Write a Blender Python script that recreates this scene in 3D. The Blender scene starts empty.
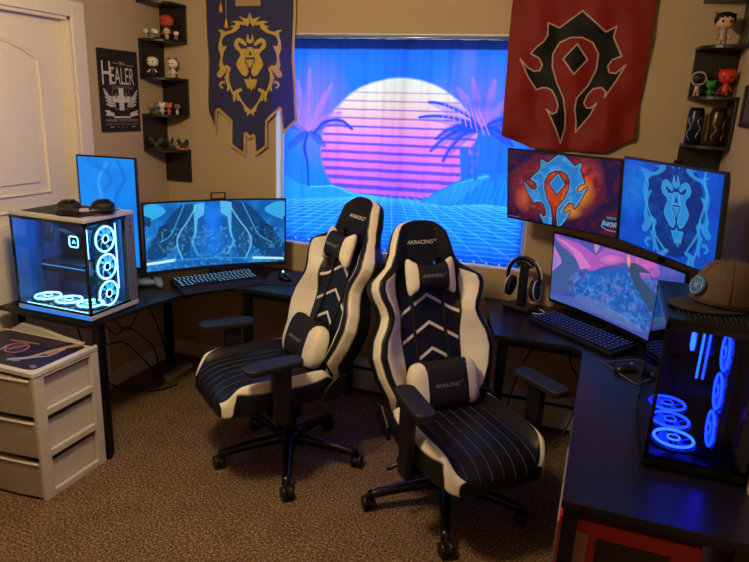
import bpy, bmesh, math, random
import numpy as np
from mathutils import Vector, Matrix
from math import pi, sin, cos, radians as rad
random.seed(4); rng = np.random.default_rng(7)
sc = bpy.context.scene; COL = sc.collection

# ------------------------------------------------------------------ camera
CAMZ = 1.65; FPX = 631.3
YAW, PITCH, ROLL = rad(19.559), rad(15.741), rad(2.5605)
_f = np.array([-sin(YAW)*cos(PITCH), cos(YAW)*cos(PITCH), -sin(PITCH)])
_r0 = np.array([cos(YAW), sin(YAW), 0]); _u0 = np.cross(_r0, _f)
_r = cos(ROLL)*_r0+sin(ROLL)*_u0; _u = -sin(ROLL)*_r0+cos(ROLL)*_u0
def proj(p):
    v = np.array(p, float)-np.array([0, 0, CAMZ]); d = v@_f
    return (374.5+FPX*(v@_r)/d, 281-FPX*(v@_u)/d)
cd = bpy.data.cameras.new('camera'); cam = bpy.data.objects.new('camera', cd); COL.objects.link(cam)
cd.sensor_width = 36; cd.lens = FPX/749*36; cd.clip_start = .05
M = Matrix(((_r[0], _u[0], -_f[0], 0), (_r[1], _u[1], -_f[1], 0), (_r[2], _u[2], -_f[2], CAMZ), (0, 0, 0, 1)))
cam.matrix_world = M; sc.camera = cam

# ------------------------------------------------------------------ materials
def lin(c):
    if isinstance(c, str): c = tuple(int(c[i:i+2], 16) for i in (0, 2, 4))
    return tuple(((x/255)/12.92 if x <= 10.3 else ((x/255+.055)/1.055)**2.4) for x in c)
MATS = {}
def mat(name, col=(128, 128, 128), rough=.5, metal=0, emit=None, es=1, noise=0, nscale=30, bump=0, spec=.5, trans=0, coat=0, coords='Object'):
    if name in MATS: return MATS[name]
    m = bpy.data.materials.new(name); m.use_nodes = True; nt = m.node_tree; b = nt.nodes['Principled BSDF']
    c = lin(col); b.inputs['Base Color'].default_value = (*c, 1)
    b.inputs['Roughness'].default_value = rough; b.inputs['Metallic'].default_value = metal
    b.inputs['Specular IOR Level'].default_value = spec
    b.inputs['Coat Weight'].default_value = coat
    if emit is not None:
        b.inputs['Emission Color'].default_value = (*lin(emit), 1); b.inputs['Emission Strength'].default_value = es
    tc = nt.nodes.new('ShaderNodeTexCoord')
    n = nt.nodes.new('ShaderNodeTexNoise'); n.inputs['Scale'].default_value = nscale; n.inputs['Detail'].default_value = 4
    nt.links.new(tc.outputs[coords], n.inputs['Vector'])
    mx = nt.nodes.new('ShaderNodeMix'); mx.data_type = 'RGBA'
    k = noise if noise else .04
    mx.inputs[6].default_value = (*[x*(1-k) for x in c], 1); mx.inputs[7].default_value = (*[min(1, x*(1+k)) for x in c], 1)
    nt.links.new(n.outputs['Fac'], mx.inputs[0]); nt.links.new(mx.outputs[2], b.inputs['Base Color'])
    if bump:
        bp = nt.nodes.new('ShaderNodeBump'); bp.inputs['Strength'].default_value = bump; bp.inputs['Distance'].default_value = .01
        nt.links.new(n.outputs['Fac'], bp.inputs['Height']); nt.links.new(bp.outputs['Normal'], b.inputs['Normal'])
    MATS[name] = m; return m
def mat_art(name, kind='cloth', es=1., transl=.0, rough=.8, tcol=None):
    """colour comes from the printed-colour attribute of the mesh"""
    if name in MATS: return MATS[name]
    m = bpy.data.materials.new(name); m.use_nodes = True; nt = m.node_tree; b = nt.nodes['Principled BSDF']
    at = nt.nodes.new('ShaderNodeAttribute'); at.attribute_name = 'print'
    b.inputs['Roughness'].default_value = rough
    if kind == 'screen':
        b.inputs['Base Color'].default_value = (.005, .005, .005, 1); b.inputs['Roughness'].default_value = .35; b.inputs['Specular IOR Level'].default_value = .2
        nt.links.new(at.outputs['Color'], b.inputs['Emission Color']); b.inputs['Emission Strength'].default_value = es
    else:
        b.inputs['Specular IOR Level'].default_value = .2
        nt.links.new(at.outputs['Color'], b.inputs['Base Color'])
        if transl:
            t = nt.nodes.new('ShaderNodeBsdfTranslucent'); (nt.links.new(at.outputs['Color'], t.inputs['Color']) if tcol is None else setattr(t.inputs['Color'], 'default_value', (*lin(tcol), 1)))
            mx = nt.nodes.new('ShaderNodeMixShader'); mx.inputs[0].default_value = transl
            out = nt.nodes['Material Output']
            nt.links.new(b.outputs[0], mx.inputs[1]); nt.links.new(t.outputs[0], mx.inputs[2]); nt.links.new(mx.outputs[0], out.inputs[0])
    MATS[name] = m; return m
def mat_glass(name, tint=(255, 255, 255), rough=.02, fac=.0, ior=1.5):
    m = bpy.data.materials.new(name); m.use_nodes = True; nt = m.node_tree; nt.nodes.remove(nt.nodes['Principled BSDF'])
    t = nt.nodes.new('ShaderNodeBsdfTransparent'); t.inputs[0].default_value = (*lin(tint), 1)
    g = nt.nodes.new('ShaderNodeBsdfGlossy'); g.inputs['Roughness'].default_value = rough
    lw = nt.nodes.new('ShaderNodeLayerWeight'); pw_ = nt.nodes.new('ShaderNodeMath'); pw_.operation = 'POWER'; pw_.inputs[1].default_value = 5
    nt.links.new(lw.outputs['Facing'], pw_.inputs[0])
    f = nt.nodes.new('ShaderNodeMath'); f.operation = 'MULTIPLY_ADD'; f.inputs[1].default_value = .96; f.inputs[2].default_value = ((ior-1)/(ior+1))**2
    nt.links.new(pw_.outputs[0], f.inputs[0])
    mx = nt.nodes.new('ShaderNodeMixShader'); nt.links.new(f.outputs[0], mx.inputs[0])
    nt.links.new(t.outputs[0], mx.inputs[1]); nt.links.new(g.outputs[0], mx.inputs[2]); nt.links.new(mx.outputs[0], nt.nodes['Material Output'].inputs[0])
    MATS[name] = m; return m

# ------------------------------------------------------------------ object helpers
def tag(o, label=None, cat=None, group=None, kind=None):
    if label: o['label'] = label
    if cat: o['category'] = cat
    if group: o['group'] = group
    if kind: o['kind'] = kind
    return o
def thing(name, label, cat, loc=(0, 0, 0), rz=0, group=None):
    o = bpy.data.objects.new(name, None); COL.objects.link(o); o.location = loc; o.rotation_euler = (0, 0, rz)
    o.empty_display_size = .05
    return tag(o, label, cat, group)
def mk(name, V, F, mats, parent=None, mi=None, smooth=False, cols=None, label=None):
    me = bpy.data.meshes.new(name); me.from_pydata([tuple(map(float, v)) for v in V], [], [tuple(f) for f in F])
    for m in (mats if isinstance(mats, (list, tuple)) else [mats]): me.materials.append(m)
    if mi is not None: me.polygons.foreach_set('material_index', np.array(mi, dtype=np.int32))
    if smooth: me.polygons.foreach_set('use_smooth', np.ones(len(me.polygons), dtype=bool))
    if cols is not None:
        a = me.color_attributes.new('print', 'FLOAT_COLOR', 'POINT')
        c4 = np.ones((len(V), 4), dtype=np.float32); c4[:, :3] = cols; a.data.foreach_set('color', c4.ravel())
    me.validate(); me.update()
    o = bpy.data.objects.new(name, me); COL.objects.link(o)
    if parent: o.parent = parent
    if label: o['label'] = label
    return o
def recalc(o):
    bm = bmesh.new(); bm.from_mesh(o.data); bmesh.ops.recalc_face_normals(bm, faces=bm.faces); bm.to_mesh(o.data); bm.free(); return o
class MB:
    def __init__(s): s.V = []; s.F = []; s.S = []
    def add(s, V, F, sm=False):
        n = len(s.V); s.V += [tuple(v) for v in V]; s.F += [tuple(i+n for i in f) for f in F]; s.S += [sm]*len(F); return s
    def box(s, x0, x1, y0, y1, z0, z1, M=None):
        V = [(x, y, z) for x in (x0, x1) for y in (y0, y1) for z in (z0, z1)]
        if M is not None: V = [M@Vector(v) for v in V]
        return s.add(V, [(0, 1, 3, 2), (4, 6, 7, 5), (0, 4, 5, 1), (2, 3, 7, 6), (0, 2, 6, 4), (1, 5, 7, 3)])
    def prism(s, pts, a, b, ax='z', M=None):
        n = len(pts)
        def q(p, t): return {'z': (p[0], p[1], t), 'y': (p[0], t, p[1]), 'x': (t, p[0], p[1])}[ax]
        V = [q(p, a) for p in pts]+[q(p, b) for p in pts]
        if M is not None: V = [M@Vector(v) for v in V]
        return s.add(V, [tuple(range(n))[::-1], tuple(range(n, 2*n))]+[(i, (i+1) % n, n+(i+1) % n, n+i) for i in range(n)])
    def tube(s, pts, r, n=10, closed=False, cap=True):
        pts = [Vector(p) for p in pts]; N = len(pts); rs = r if isinstance(r, (list, tuple)) else [r]*N
        V = []; prev = None
        for i, p in enumerate(pts):
            a = pts[(i-1) % N] if (closed or i > 0) else p; b = pts[(i+1) % N] if (closed or i < N-1) else p
            t = (b-a).normalized()
            if prev is None:
                prev = t.orthogonal().normalized()
            u = (prev-t*prev.dot(t)).normalized(); prev = u; w = t.cross(u)
            V += [p+(u*cos(2*pi*k/n)+w*sin(2*pi*k/n))*rs[i] for k in range(n)]
        F = []
        for i in range(N if closed else N-1):
            j = (i+1) % N
            for k in range(n): F.append((i*n+k, i*n+(k+1) % n, j*n+(k+1) % n, j*n+k))
        if cap and not closed: F += [tuple(range(n))[::-1], tuple((N-1)*n+k for k in range(n))]
        return s.add(V, F, True)
    def cyl(s, p, q, r, n=20): return s.tube([p, q], r, n)
    def lathe(s, prof, c=(0, 0, 0), n=24, M=None):
        V = []; F = []
        for r, z in prof: V += [Vector((c[0]+r*cos(2*pi*k/n), c[1]+r*sin(2*pi*k/n), c[2]+z)) for k in range(n)]
        if M is not None: V = [M@v for v in V]
        for i in range(len(prof)-1):
            for k in range(n): F.append((i*n+k, i*n+(k+1) % n, (i+1)*n+(k+1) % n, (i+1)*n+k))
        F += [tuple(range(n))[::-1], tuple((len(prof)-1)*n+k for k in range(n))]
        return s.add(V, F, True)
    def ball(s, c, rx, ry=None, rz=None, n=14, m=9, e=1.0, M=None):
        ry = ry or rx; rz = rz or rx
        V = []; F = []
        sg = lambda t: math.copysign(abs(t)**e, t)
        for i in range(m+1):
            a = -pi/2+pi*i/m; a = max(-pi/2+.02, min(pi/2-.02, a))
            for k in range(n):
                b = 2*pi*k/n; v = Vector((c[0]+rx*sg(cos(a))*sg(cos(b)), c[1]+ry*sg(cos(a))*sg(sin(b)), c[2]+rz*sg(sin(a))))
                V.append(M@v if M is not None else v)
        for i in range(m):
            for k in range(n): F.append((i*n+k, i*n+(k+1) % n, (i+1)*n+(k+1) % n, (i+1)*n+k))
        F += [tuple(range(n))[::-1], tuple(m*n+k for k in range(n))]
        return s.add(V, F, True)
    def build(s, name, m, parent=None, bevel=0, label=None, rc=True, seg=2):
        o = mk(name, s.V, s.F, m, parent, label=label)
        if rc: recalc(o)
        o.data.polygons.foreach_set('use_smooth', np.array(s.S, dtype=bool))
        if bevel:
            b = o.modifiers.new('bevel', 'BEVEL'); b.width = bevel; b.segments = seg; b.limit_method = 'ANGLE'; b.angle_limit = rad(40)
        return o
def B(name, m, x0, x1, y0, y1, z0, z1, parent=None, bevel=0, **k): return MB().box(x0, x1, y0, y1, z0, z1).build(name, m, parent, bevel, **k)
def copy_tree(o, parent=None):
    c = o.copy(); COL.objects.link(c)
    if parent: c.parent = parent
    for ch in [q for q in bpy.data.objects if q.parent == o]: copy_tree(ch, c)
    return c
def rrect(x0, x1, y0, y1, r, n=5):
    out = []
    for cx, cy, a in ((x1-r, y1-r, 0), (x0+r, y1-r, 90), (x0+r, y0+r, 180), (x1-r, y0+r, 270)):
        out += [(cx+r*cos(rad(a+90*i/n)), cy+r*sin(rad(a+90*i/n))) for i in range(n+1)]
    return out
def catmull(P, n=8, closed=False):
    P = [np.array(p, float) for p in P]; N = len(P); out = []
    for i in range(N if closed else N-1):
        g = (lambda k: P[k % N]) if closed else (lambda k: P[max(0, min(N-1, k))])
        a, b, c, d = g(i-1), g(i), g(i+1), g(i+2)
        for t in np.linspace(0, 1, n, endpoint=False):
            out.append(.5*((2*b)+(c-a)*t+(2*a-5*b+4*c-d)*t*t+(3*b-a-3*c+d)*t**3))
    if not closed: out.append(P[-1])
    return [tuple(p) for p in out]
_tc = {}
def text_geo(s, size=1, shear=0, spacing=1):
    """vertices/faces of the built-in lettering, centred on x and on cap height"""
    k = (s, shear, spacing)
    if k not in _tc:
        cu = bpy.data.curves.new('lettering', 'FONT'); cu.body = s; cu.size = 1; cu.shear = shear; cu.space_character = spacing; cu.resolution_u = 3
        o = bpy.data.objects.new('lettering', cu); COL.objects.link(o)
        bpy.context.view_layer.update()
        dg = bpy.context.evaluated_depsgraph_get(); me = bpy.data.meshes.new_from_object(o.evaluated_get(dg))
        V = np.array([v.co[:2] for v in me.vertices]); F = [tuple(p.vertices) for p in me.polygons]
        bpy.data.objects.remove(o); bpy.data.curves.remove(cu); bpy.data.meshes.remove(me)
        V[:, 0] -= (V[:, 0].min()+V[:, 0].max())/2; V[:, 1] -= (V[:, 1].min()+V[:, 1].max())/2
        _tc[k] = (V, F)
    V, F = _tc[k]; w = V[:, 0].max()-V[:, 0].min()
    return V*(size/w), F           # size = total width

# ------------------------------------------------------------------ artwork printed on flat things
def homog(src, dst):
    A = []
    for (x, y), (u, v) in zip(src, dst):
        A.append([x, y, 1, 0, 0, 0, -u*x, -u*y, -u]); A.append([0, 0, 0, x, y, 1, -v*x, -v*y, -v])
    return np.linalg.svd(np.array(A))[2][-1].reshape(3, 3)
def vnoise(h, w, cell, octs=3, seed=0):
    g = np.random.default_rng(seed); out = np.zeros((h, w)); amp = 1; tot = 0
    for o in range(octs):
        ny, nx = int(h/cell)+3, int(w/cell)+3; R = g.random((ny, nx))
        yy = np.arange(h)/cell; xx = np.arange(w)/cell
        yi = yy.astype(int); xi = xx.astype(int); fy = (yy-yi)[:, None]; fx = (xx-xi)[None]
        fy = fy*fy*(3-2*fy); fx = fx*fx*(3-2*fx)
        a = R[yi][:, xi]; b = R[yi][:, xi+1]; c = R[yi+1][:, xi]; d = R[yi+1][:, xi+1]
        out += amp*((a*(1-fx)+b*fx)*(1-fy)+(c*(1-fx)+d*fx)*fy); tot += amp; amp *= .5; cell = max(cell/2, 1.01)
    return out/tot
def T(ox, oy, s, P): return [(ox+x/s, oy+y/s) for x, y in P]
class Art:
    def __init__(s, w, h, quad, bg):
        s.w, s.h = w, h; s.H = homog(quad, [(0, 0), (w-1, 0), (w-1, h-1), (0, h-1)])
        s.I = np.zeros((h, w, 3)); s.I[:] = lin(bg); s.Y, s.X = np.mgrid[0:h, 0:w].astype(float)
        Hi = np.linalg.inv(s.H); d = Hi[2, 0]*s.X+Hi[2, 1]*s.Y+Hi[2, 2]
        s.PX = (Hi[0, 0]*s.X+Hi[0, 1]*s.Y+Hi[0, 2])/d; s.PY = (Hi[1, 0]*s.X+Hi[1, 1]*s.Y+Hi[1, 2])/d   # tracing coordinates
    def g(s, P):
        P = np.array(P, float); d = P@s.H[2, :2]+s.H[2, 2]
        return np.stack([(P@s.H[0, :2]+s.H[0, 2])/d, (P@s.H[1, :2]+s.H[1, 2])/d], 1)
    def mask(s, P):
        Q = s.g(P); x0, x1 = int(max(0, Q[:, 0].min()-1)), int(min(s.w, Q[:, 0].max()+2)); y0, y1 = int(max(0, Q[:, 1].min()-1)), int(min(s.h, Q[:, 1].max()+2))
        m = np.zeros((s.h, s.w))
        if x1 <= x0 or y1 <= y0: return m
        acc = np.zeros((y1-y0, x1-x0))
        for ax, ay in ((-.25, -.25), (.25, -.25), (-.25, .25), (.25, .25)):
            X = s.X[y0:y1, x0:x1]+ax; Y = s.Y[y0:y1, x0:x1]+ay; ins = np.zeros(X.shape, bool)
            for i in range(len(Q)):
                xa, ya = Q[i]; xb, yb = Q[(i+1) % len(Q)]
                if ya == yb: continue
                c = ((ya > Y) != (yb > Y)); ins ^= c & (X < (xb-xa)*(Y-ya)/(yb-ya)+xa)
            acc += ins
        m[y0:y1, x0:x1] = acc/4; return m
    def put(s, m, col, a=1):
        c = np.array(lin(col)); s.I = s.I*(1-(m*a)[..., None])+c*(m*a)[..., None]; return s
    def poly(s, P, col, a=1): return s.put(s.mask(P), col, a)
    def smask(s, P, wd, closed=False):
        Q = s.g(P); k = s.w/ (np.hypot(*(np.ptp(s.PX[0]), np.ptp(s.PY[0])))+1e-6); r = wd*k/2
        m = np.zeros((s.h, s.w))
        for i in range(len(Q) if closed else len(Q)-1):
            a, b = Q[i], Q[(i+1) % len(Q)]; R = r+1.5
            x0, x1 = int(max(0, min(a[0], b[0])-R)), int(min(s.w, max(a[0], b[0])+R+1)); y0, y1 = int(max(0, min(a[1], b[1])-R)), int(min(s.h, max(a[1], b[1])+R+1))
            if x1 <= x0 or y1 <= y0: continue
            X = s.X[y0:y1, x0:x1]; Y = s.Y[y0:y1, x0:x1]; d = b-a; L = d@d+1e-9
            t = np.clip(((X-a[0])*d[0]+(Y-a[1])*d[1])/L, 0, 1)
            D = np.hypot(X-a[0]-t*d[0], Y-a[1]-t*d[1]); m[y0:y1, x0:x1] = np.maximum(m[y0:y1, x0:x1], np.clip(r+.5-D, 0, 1)*min(1, 2*r+.3))
        return m
    def stroke(s, P, col, wd, closed=False, a=1): return s.put(s.smask(P, wd, closed), col, a)
    def blob(s, x, y, rx, ry, col, a=1, soft=1., ang=0):
        dx, dy = s.PX-x, s.PY-y; c, n = cos(ang), sin(ang); u = (dx*c+dy*n)/rx; v = (-dx*n+dy*c)/ry
        d = np.hypot(u, v); return s.put(np.clip((1-d)/soft, 0, 1), col, a)
    def noise(s, cell, col, a=1, lo=.45, hi=.75, seed=0, m=None):
        n = np.clip((vnoise(s.h, s.w, cell, 4, seed)-lo)/(hi-lo), 0, 1); return s.put(n*(1 if m is None else m), col, a)
    def text(s, txt, x, y, w, col, slope=0, h=None, a=1):
        V, F = text_geo(txt, w); sy = 1 if h is None else h/np.ptp(V[:, 1])
        for f in F: s.poly([(x+V[i, 0], y-V[i, 1]*sy+V[i, 0]*slope) for i in f], col, a)
        return s
def art_mesh(name, art, fn, m, parent=None, smooth=True, keep=None, solid=0, label=None):
    h, w = art.h, art.w; U, Vv = np.meshgrid(np.linspace(0, 1, w), np.linspace(0, 1, h))
    P = fn(U.ravel(), Vv.ravel()); idx = np.arange(h*w).reshape(h, w)
    F = np.stack([idx[:-1, :-1], idx[1:, :-1], idx[1:, 1:], idx[:-1, 1:]], -1).reshape(-1, 4)
    if keep is not None:
        k = keep.ravel() > .5; F = F[k[F].all(1)]
        used = np.zeros(h*w, bool); used[F.ravel()] = True; re = np.cumsum(used)-1; P = P[used]; F = re[F]; cols = art.I.reshape(-1, 3)[used]
    else: cols = art.I.reshape(-1, 3)
    me = bpy.data.meshes.new(name); me.vertices.add(len(P)); me.vertices.foreach_set('co', P.astype(np.float32).ravel())
    me.loops.add(len(F)*4); me.loops.foreach_set('vertex_index', F.astype(np.int32).ravel())
    me.polygons.add(len(F)); me.polygons.foreach_set('loop_start', np.arange(len(F), dtype=np.int32)*4)
    me.update(calc_edges=True); me.materials.append(m)
    if smooth: me.polygons.foreach_set('use_smooth', np.ones(len(F), dtype=bool))
    a = me.color_attributes.new('print', 'FLOAT_COLOR', 'POINT'); c4 = np.ones((len(P), 4), dtype=np.float32); c4[:, :3] = cols; a.data.foreach_set('color', c4.ravel())
    me.validate(); o = bpy.data.objects.new(name, me); COL.objects.link(o)
    if parent: o.parent = parent
    if label: o['label'] = label
    if solid: sm = o.modifiers.new('thickness', 'SOLIDIFY'); sm.thickness = solid; sm.offset = 0
    return o

# --- traced emblem outlines --------------------------------------------------
HORDE = [(325,38),(405,112),(443,92),(432,130),(460,198),(428,210),(412,232),(418,255),(440,258),(475,228),(442,285),(403,342),(407,322),(390,308),(362,312),(342,335),(330,362),(340,380),(358,378),(375,363),(352,405),(300,465),(303,430),(298,385),(305,345),(345,300),(372,245),(380,190),(360,150),(325,132),(285,132),(245,150),(222,190),(220,235),(235,290),(258,345),(265,400),(262,450),(247,503),(232,455),(215,415),(198,383),(218,400),(234,394),(239,372),(232,345),(218,318),(200,308),(182,308),(162,315),(135,270),(110,208),(132,235),(155,250),(176,248),(185,228),(175,205),(146,188),(165,168),(190,148),(205,125),(207,80),(245,98)]
HDIA = [(307,155),(342,210),(295,262),(258,208)]
LION = []      # (points, colour index) in tracing units, axis x=375, mirrored below
_b = lambda P: [(x-3, y+515) for x, y in P]
_left = [
 [(372,70),(355,125),(342,130),(275,105),(310,140),(325,165),(350,205),(372,165)],
 [(330,162),(260,148),(205,155),(250,172),(240,190),(185,205),(228,208),(205,235),(185,243),(150,250),(110,232),(78,232),(85,248),(104,250),(100,300),(84,345),(76,405),(88,445),(100,480),(92,520),(84,560),(97,600),(66,645),(78,676),(108,682),(133,655),(152,628),(165,590),(140,570),(128,560),(116,520),(130,440),(162,380),(120,388),(110,345),(122,312),(140,288),(175,272),(215,262),(252,240),(280,215),(285,185),(330,190)],
 _b([(130,62),(165,45),(205,75),(200,110),(180,105),(170,85),(145,95)]),
 _b([(165,95),(190,110),(190,180),(205,240),(230,300),(260,275),(300,262),(310,285),(285,300),(255,330),(240,390),(225,385),(225,330),(195,270),(185,295),(170,290),(175,250),(160,200),(145,165),(165,130)]),
 _b([(150,195),(110,200),(92,235),(120,270),(142,262),(115,238),(130,215),(155,225)]),
 _b([(270,310),(285,340),(305,385),(345,440),(378,470),(410,490),(412,520),(378,497),(345,525),(355,490),(325,480),(320,440),(285,380),(260,380),(255,345)]),
 [(275,305),(240,325),(225,370),(240,410),(275,435),(290,470),(262,520),(250,560),(267,595),(307,655),(342,670),(365,625),(357,595),(327,530),(335,470),(345,410),(290,410),(265,370),(270,345),(330,385),(345,370),(320,330)],
]
for P in _left: LION += [P, [(750-x, y) for x, y in P]]
LION += [[(350,395),(400,395),(415,490),(335,490)], _b([(338,-5),(418,-5),(411,40),(378,85),(347,40)]),
         _b([(325,180),(370,180),(378,150),(388,180),(445,180),(430,235),(415,275),(405,250),(388,295),(375,250),(362,275),(345,230)]),
         [(355,265),(362,310),(375,330),(388,310),(393,265),(408,320),(405,345),(375,362),(342,345),(340,315)]]
LDARK = [[(375,420),(392,472),(360,472)]]

# ------------------------------------------------------------------ common materials
def m_wall():
    m = mat('wall_paint', (182, 160, 126), .85, noise=.03, nscale=60, bump=.08)
    return m
WALL = m_wall(); WHITE = mat('white_trim_paint', (226, 216, 196), .45)
BLK = mat('black_plastic', (16, 16, 18), .4); BLKM = mat('black_metal', (14, 14, 17), .35, metal=.3)
BLKG = mat('black_gloss', (8, 8, 10), .12); GREY = mat('grey_plastic', (96, 98, 104), .45)
RUB = mat('rubber', (12, 12, 12), .7)

# ================================================================== THE ROOM
XL, XR, YB, YF, ZC = -2.53, .47, 3.24, -1.6, 2.44
WX0, WX1, WZ0, WZ1 = -1.782, -.343, .838, 1.992
def struct(o): o['kind'] = 'structure'; return o
# carpet
cm = bpy.data.materials.new('carpet'); cm.use_nodes = True; nt = cm.node_tree; b = nt.nodes['Principled BSDF']
tc = nt.nodes.new('ShaderNodeTexCoord')
n1 = nt.nodes.new('ShaderNodeTexNoise'); n1.inputs['Scale'].default_value = 110; n1.inputs['Detail'].default_value = 5; n1.inputs['Roughness'].default_value = .7
n2 = nt.nodes.new('ShaderNodeTexNoise'); n2.inputs['Scale'].default_value = 6; n2.inputs['Detail'].default_value = 3
for n in (n1, n2): nt.links.new(tc.outputs['Object'], n.inputs['Vector'])
cr = nt.nodes.new('ShaderNodeValToRGB'); e = cr.color_ramp.elements
e[0].position = .36; e[0].color = (*lin((58, 42, 28)), 1); e[1].position = .66; e[1].color = (*lin((212, 182, 142)), 1)
k = cr.color_ramp.elements.new(.5); k.color = (*lin((130, 102, 73)), 1)
nt.links.new(n1.outputs['Fac'], cr.inputs[0])
mx = nt.nodes.new('ShaderNodeMix'); mx.data_type = 'RGBA'; mx.blend_type = 'MULTIPLY'; mx.inputs[0].default_value = .5
nt.links.new(cr.outputs[0], mx.inputs[6]); nt.links.new(n2.outputs['Color'], mx.inputs[7])
hs = nt.nodes.new('ShaderNodeValToRGB'); hs.color_ramp.elements[0].position = .3; hs.color_ramp.elements[0].color = (.55, .55, .55, 1); hs.color_ramp.elements[1].position = .7
nt.links.new(n2.outputs['Fac'], hs.inputs[0]); nt.links.new(hs.outputs[0], mx.inputs[7])
nt.links.new(mx.outputs[2], b.inputs['Base Color']); b.inputs['Roughness'].default_value = .95; b.inputs['Specular IOR Level'].default_value = .1
bp = nt.nodes.new('ShaderNodeBump'); bp.inputs['Strength'].default_value = .9; bp.inputs['Distance'].default_value = .012
nt.links.new(n1.outputs['Fac'], bp.inputs['Height']); nt.links.new(bp.outputs[0], b.inputs['Normal'])
struct(B('floor', cm, XL-.1, XR+.1, YF-.1, YB+.1, -.1, 0))
struct(B('ceiling', mat('ceiling_paint', (160, 152, 138), .9), XL-.1, XR+.1, YF-.1, YB+.1, ZC, ZC+.1))
w = MB()
w.box(XL-.12, WX0, YB, YB+.14, 0, ZC); w.box(WX1, XR+.12, YB, YB+.14, 0, ZC); w.box(WX0, WX1, YB, YB+.14, 0, WZ0); w.box(WX0, WX1, YB, YB+.14, WZ1, ZC)
struct(w.build('wall_back', WALL))
struct(B('wall_right', WALL, XR, XR+.12, YF-.1, YB, 0, ZC)); struct(B('wall_front', WALL, XL-.12, XR+.12, YF-.12, YF, 0, ZC))
DY0, DY1, DZ = 1.72, 2.555, 1.985       # door opening in the left wall
w = MB(); w.box(XL-.12, XL, YF, DY0, 0, ZC); w.box(XL-.12, XL, DY1, YB, 0, ZC); w.box(XL-.12, XL, DY0, DY1, DZ, ZC)
struct(w.build('wall_left', WALL))
# door 1 : trim + slab with arched panel moulding
w = MB()
for (a, b_) in ((DY1, DY1+.085), (DY0-.085, DY0)): w.box(XL, XL+.018, a, b_, 0, DZ+.075)
w.box(XL, XL+.018, DY0, DY1, DZ, DZ+.075)
struct(w.build('trim_1', WHITE, bevel=.006))
w = MB(); w.box(XL-.12, XL+.002, DY1-.014, DY1, 0, DZ); w.box(XL-.12, XL+.002, DY0, DY0+.014, 0, DZ); w.box(XL-.12, XL+.002, DY0, DY1, DZ-.014, DZ)
struct(w.build('trim_2', WHITE))
dr = B('door_1', WHITE, XL-.085, XL-.05, DY0+.016, DY1-.016, .01, DZ-.017); struct(dr)
xs = XL-.05
def arch(y0, y1, z0, z1, rise, n=16): return [(xs, y0, z0), (xs, y1, z0), (xs, y1, z1)]+[(xs, y1+(y0-y1)*i/n, z1+rise*sin(pi*i/n)**.8) for i in range(1, n)]+[(xs, y0, z1)]
ym = (DY0+DY1)/2
for (z0, z1, ri) in ((1.16, 1.775, .085), (.22, 1.085, 0)):
    P = arch(ym-.255, ym+.255, z0, z1, ri) if ri else [(xs, ym-.255, z0), (xs, ym+.255, z0), (xs, ym+.255, z1), (xs, ym-.255, z1)]
    w = MB(); w.tube(P, .012, 8, closed=True)
    Q = arch(ym-.2, ym+.2, z0+.05, z1-.045, ri*.85) if ri else [(xs, ym-.2, z0+.05), (xs, ym+.2, z0+.05), (xs, ym+.2, z1-.05), (xs, ym-.2, z1-.05)]
    w.prism([(p[1], p[2]) for p in Q], xs-.01, xs+.009, 'x'); w.build('door_panel', WHITE, dr, bevel=.006)
w = MB(); w.lathe([(.026, 0), (.026, .006), (.01, .01), (.01, .04), (.026, .046), (.028, .06), (.018, .07)], n=20, M=Matrix.Translation((xs, DY0+.08, .95))@Matrix.Rotation(pi/2, 4, 'Y'))
w.build('door_handle', mat('brushed_nickel', (150, 145, 135), .3, metal=1), dr)
# baseboards
w = MB(); w.box(XL, XL+.014, DY1+.086, YB, 0, .1); struct(w.build('baseboard_left', WHITE, bevel=.004))
w = MB(); w.box(XL+.014, -1.52, YB-.014, YB, 0, .1); struct(w.build('baseboard_back', WHITE, bevel=.004))
w = MB(); w.box(XR-.014, XR, YF, YB-.015, 0, .1); struct(w.build('baseboard_right', WHITE, bevel=.004))
# window 1
wf = MB()
yf = YB+.075
for (a, b_, c, d) in ((WX0, WX0+.04, WZ0, WZ1), (WX1-.04, WX1, WZ0, WZ1), (WX0+.04, WX1-.04, WZ0, WZ0+.04), (WX0+.04, WX1-.04, WZ1-.04, WZ1), (-1.072, -1.052, WZ0+.04, WZ1-.04)):
    wf.box(a, b_, yf, yf+.05, c, d)
win = struct(wf.build('window_1', mat('white_vinyl', (235, 238, 240), .35), bevel=.003))
B('window_pane', mat_glass('window_glass', (235, 245, 255)), WX0+.035, WX1-.035, yf+.022, yf+.027, WZ0+.035, WZ1-.035, win)
w = MB(); g = .006
w.box(WX0, WX0+g, YB-.001, yf, WZ0, WZ1); w.box(WX1-g, WX1, YB-.001, yf, WZ0, WZ1); w.box(WX0, WX1, YB-.001, yf, WZ1-g, WZ1); w.box(WX0, WX1, YB-.001, yf, WZ0, WZ0+g)
w.build('window_jamb', WHITE, win)

# electric baseboard heater under the window
ht = thing('baseboard_heater', 'long low pale baseboard heater on the floor under the window wall', 'heater', (-.5, YB, 0))
hm = mat('heater_enamel', (190, 192, 196), .4)
prof = [(0, .03), (-.055, .03), (-.055, .15), (-.04, .165), (-.052, .172), (-.03, .205), (0, .205)]
MB().prism([(y, z) for y, z in prof], -.98, .6, 'x').build('housing', hm, ht, bevel=.003)
MB().box(-.97, .59, -.0565, -.05, .155, .166).build('slot', BLK, ht)
for x in (-.9, .5): MB().box(x, x+.04, -.045, -.005, 0, .031).build('foot', hm, ht)

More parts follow.
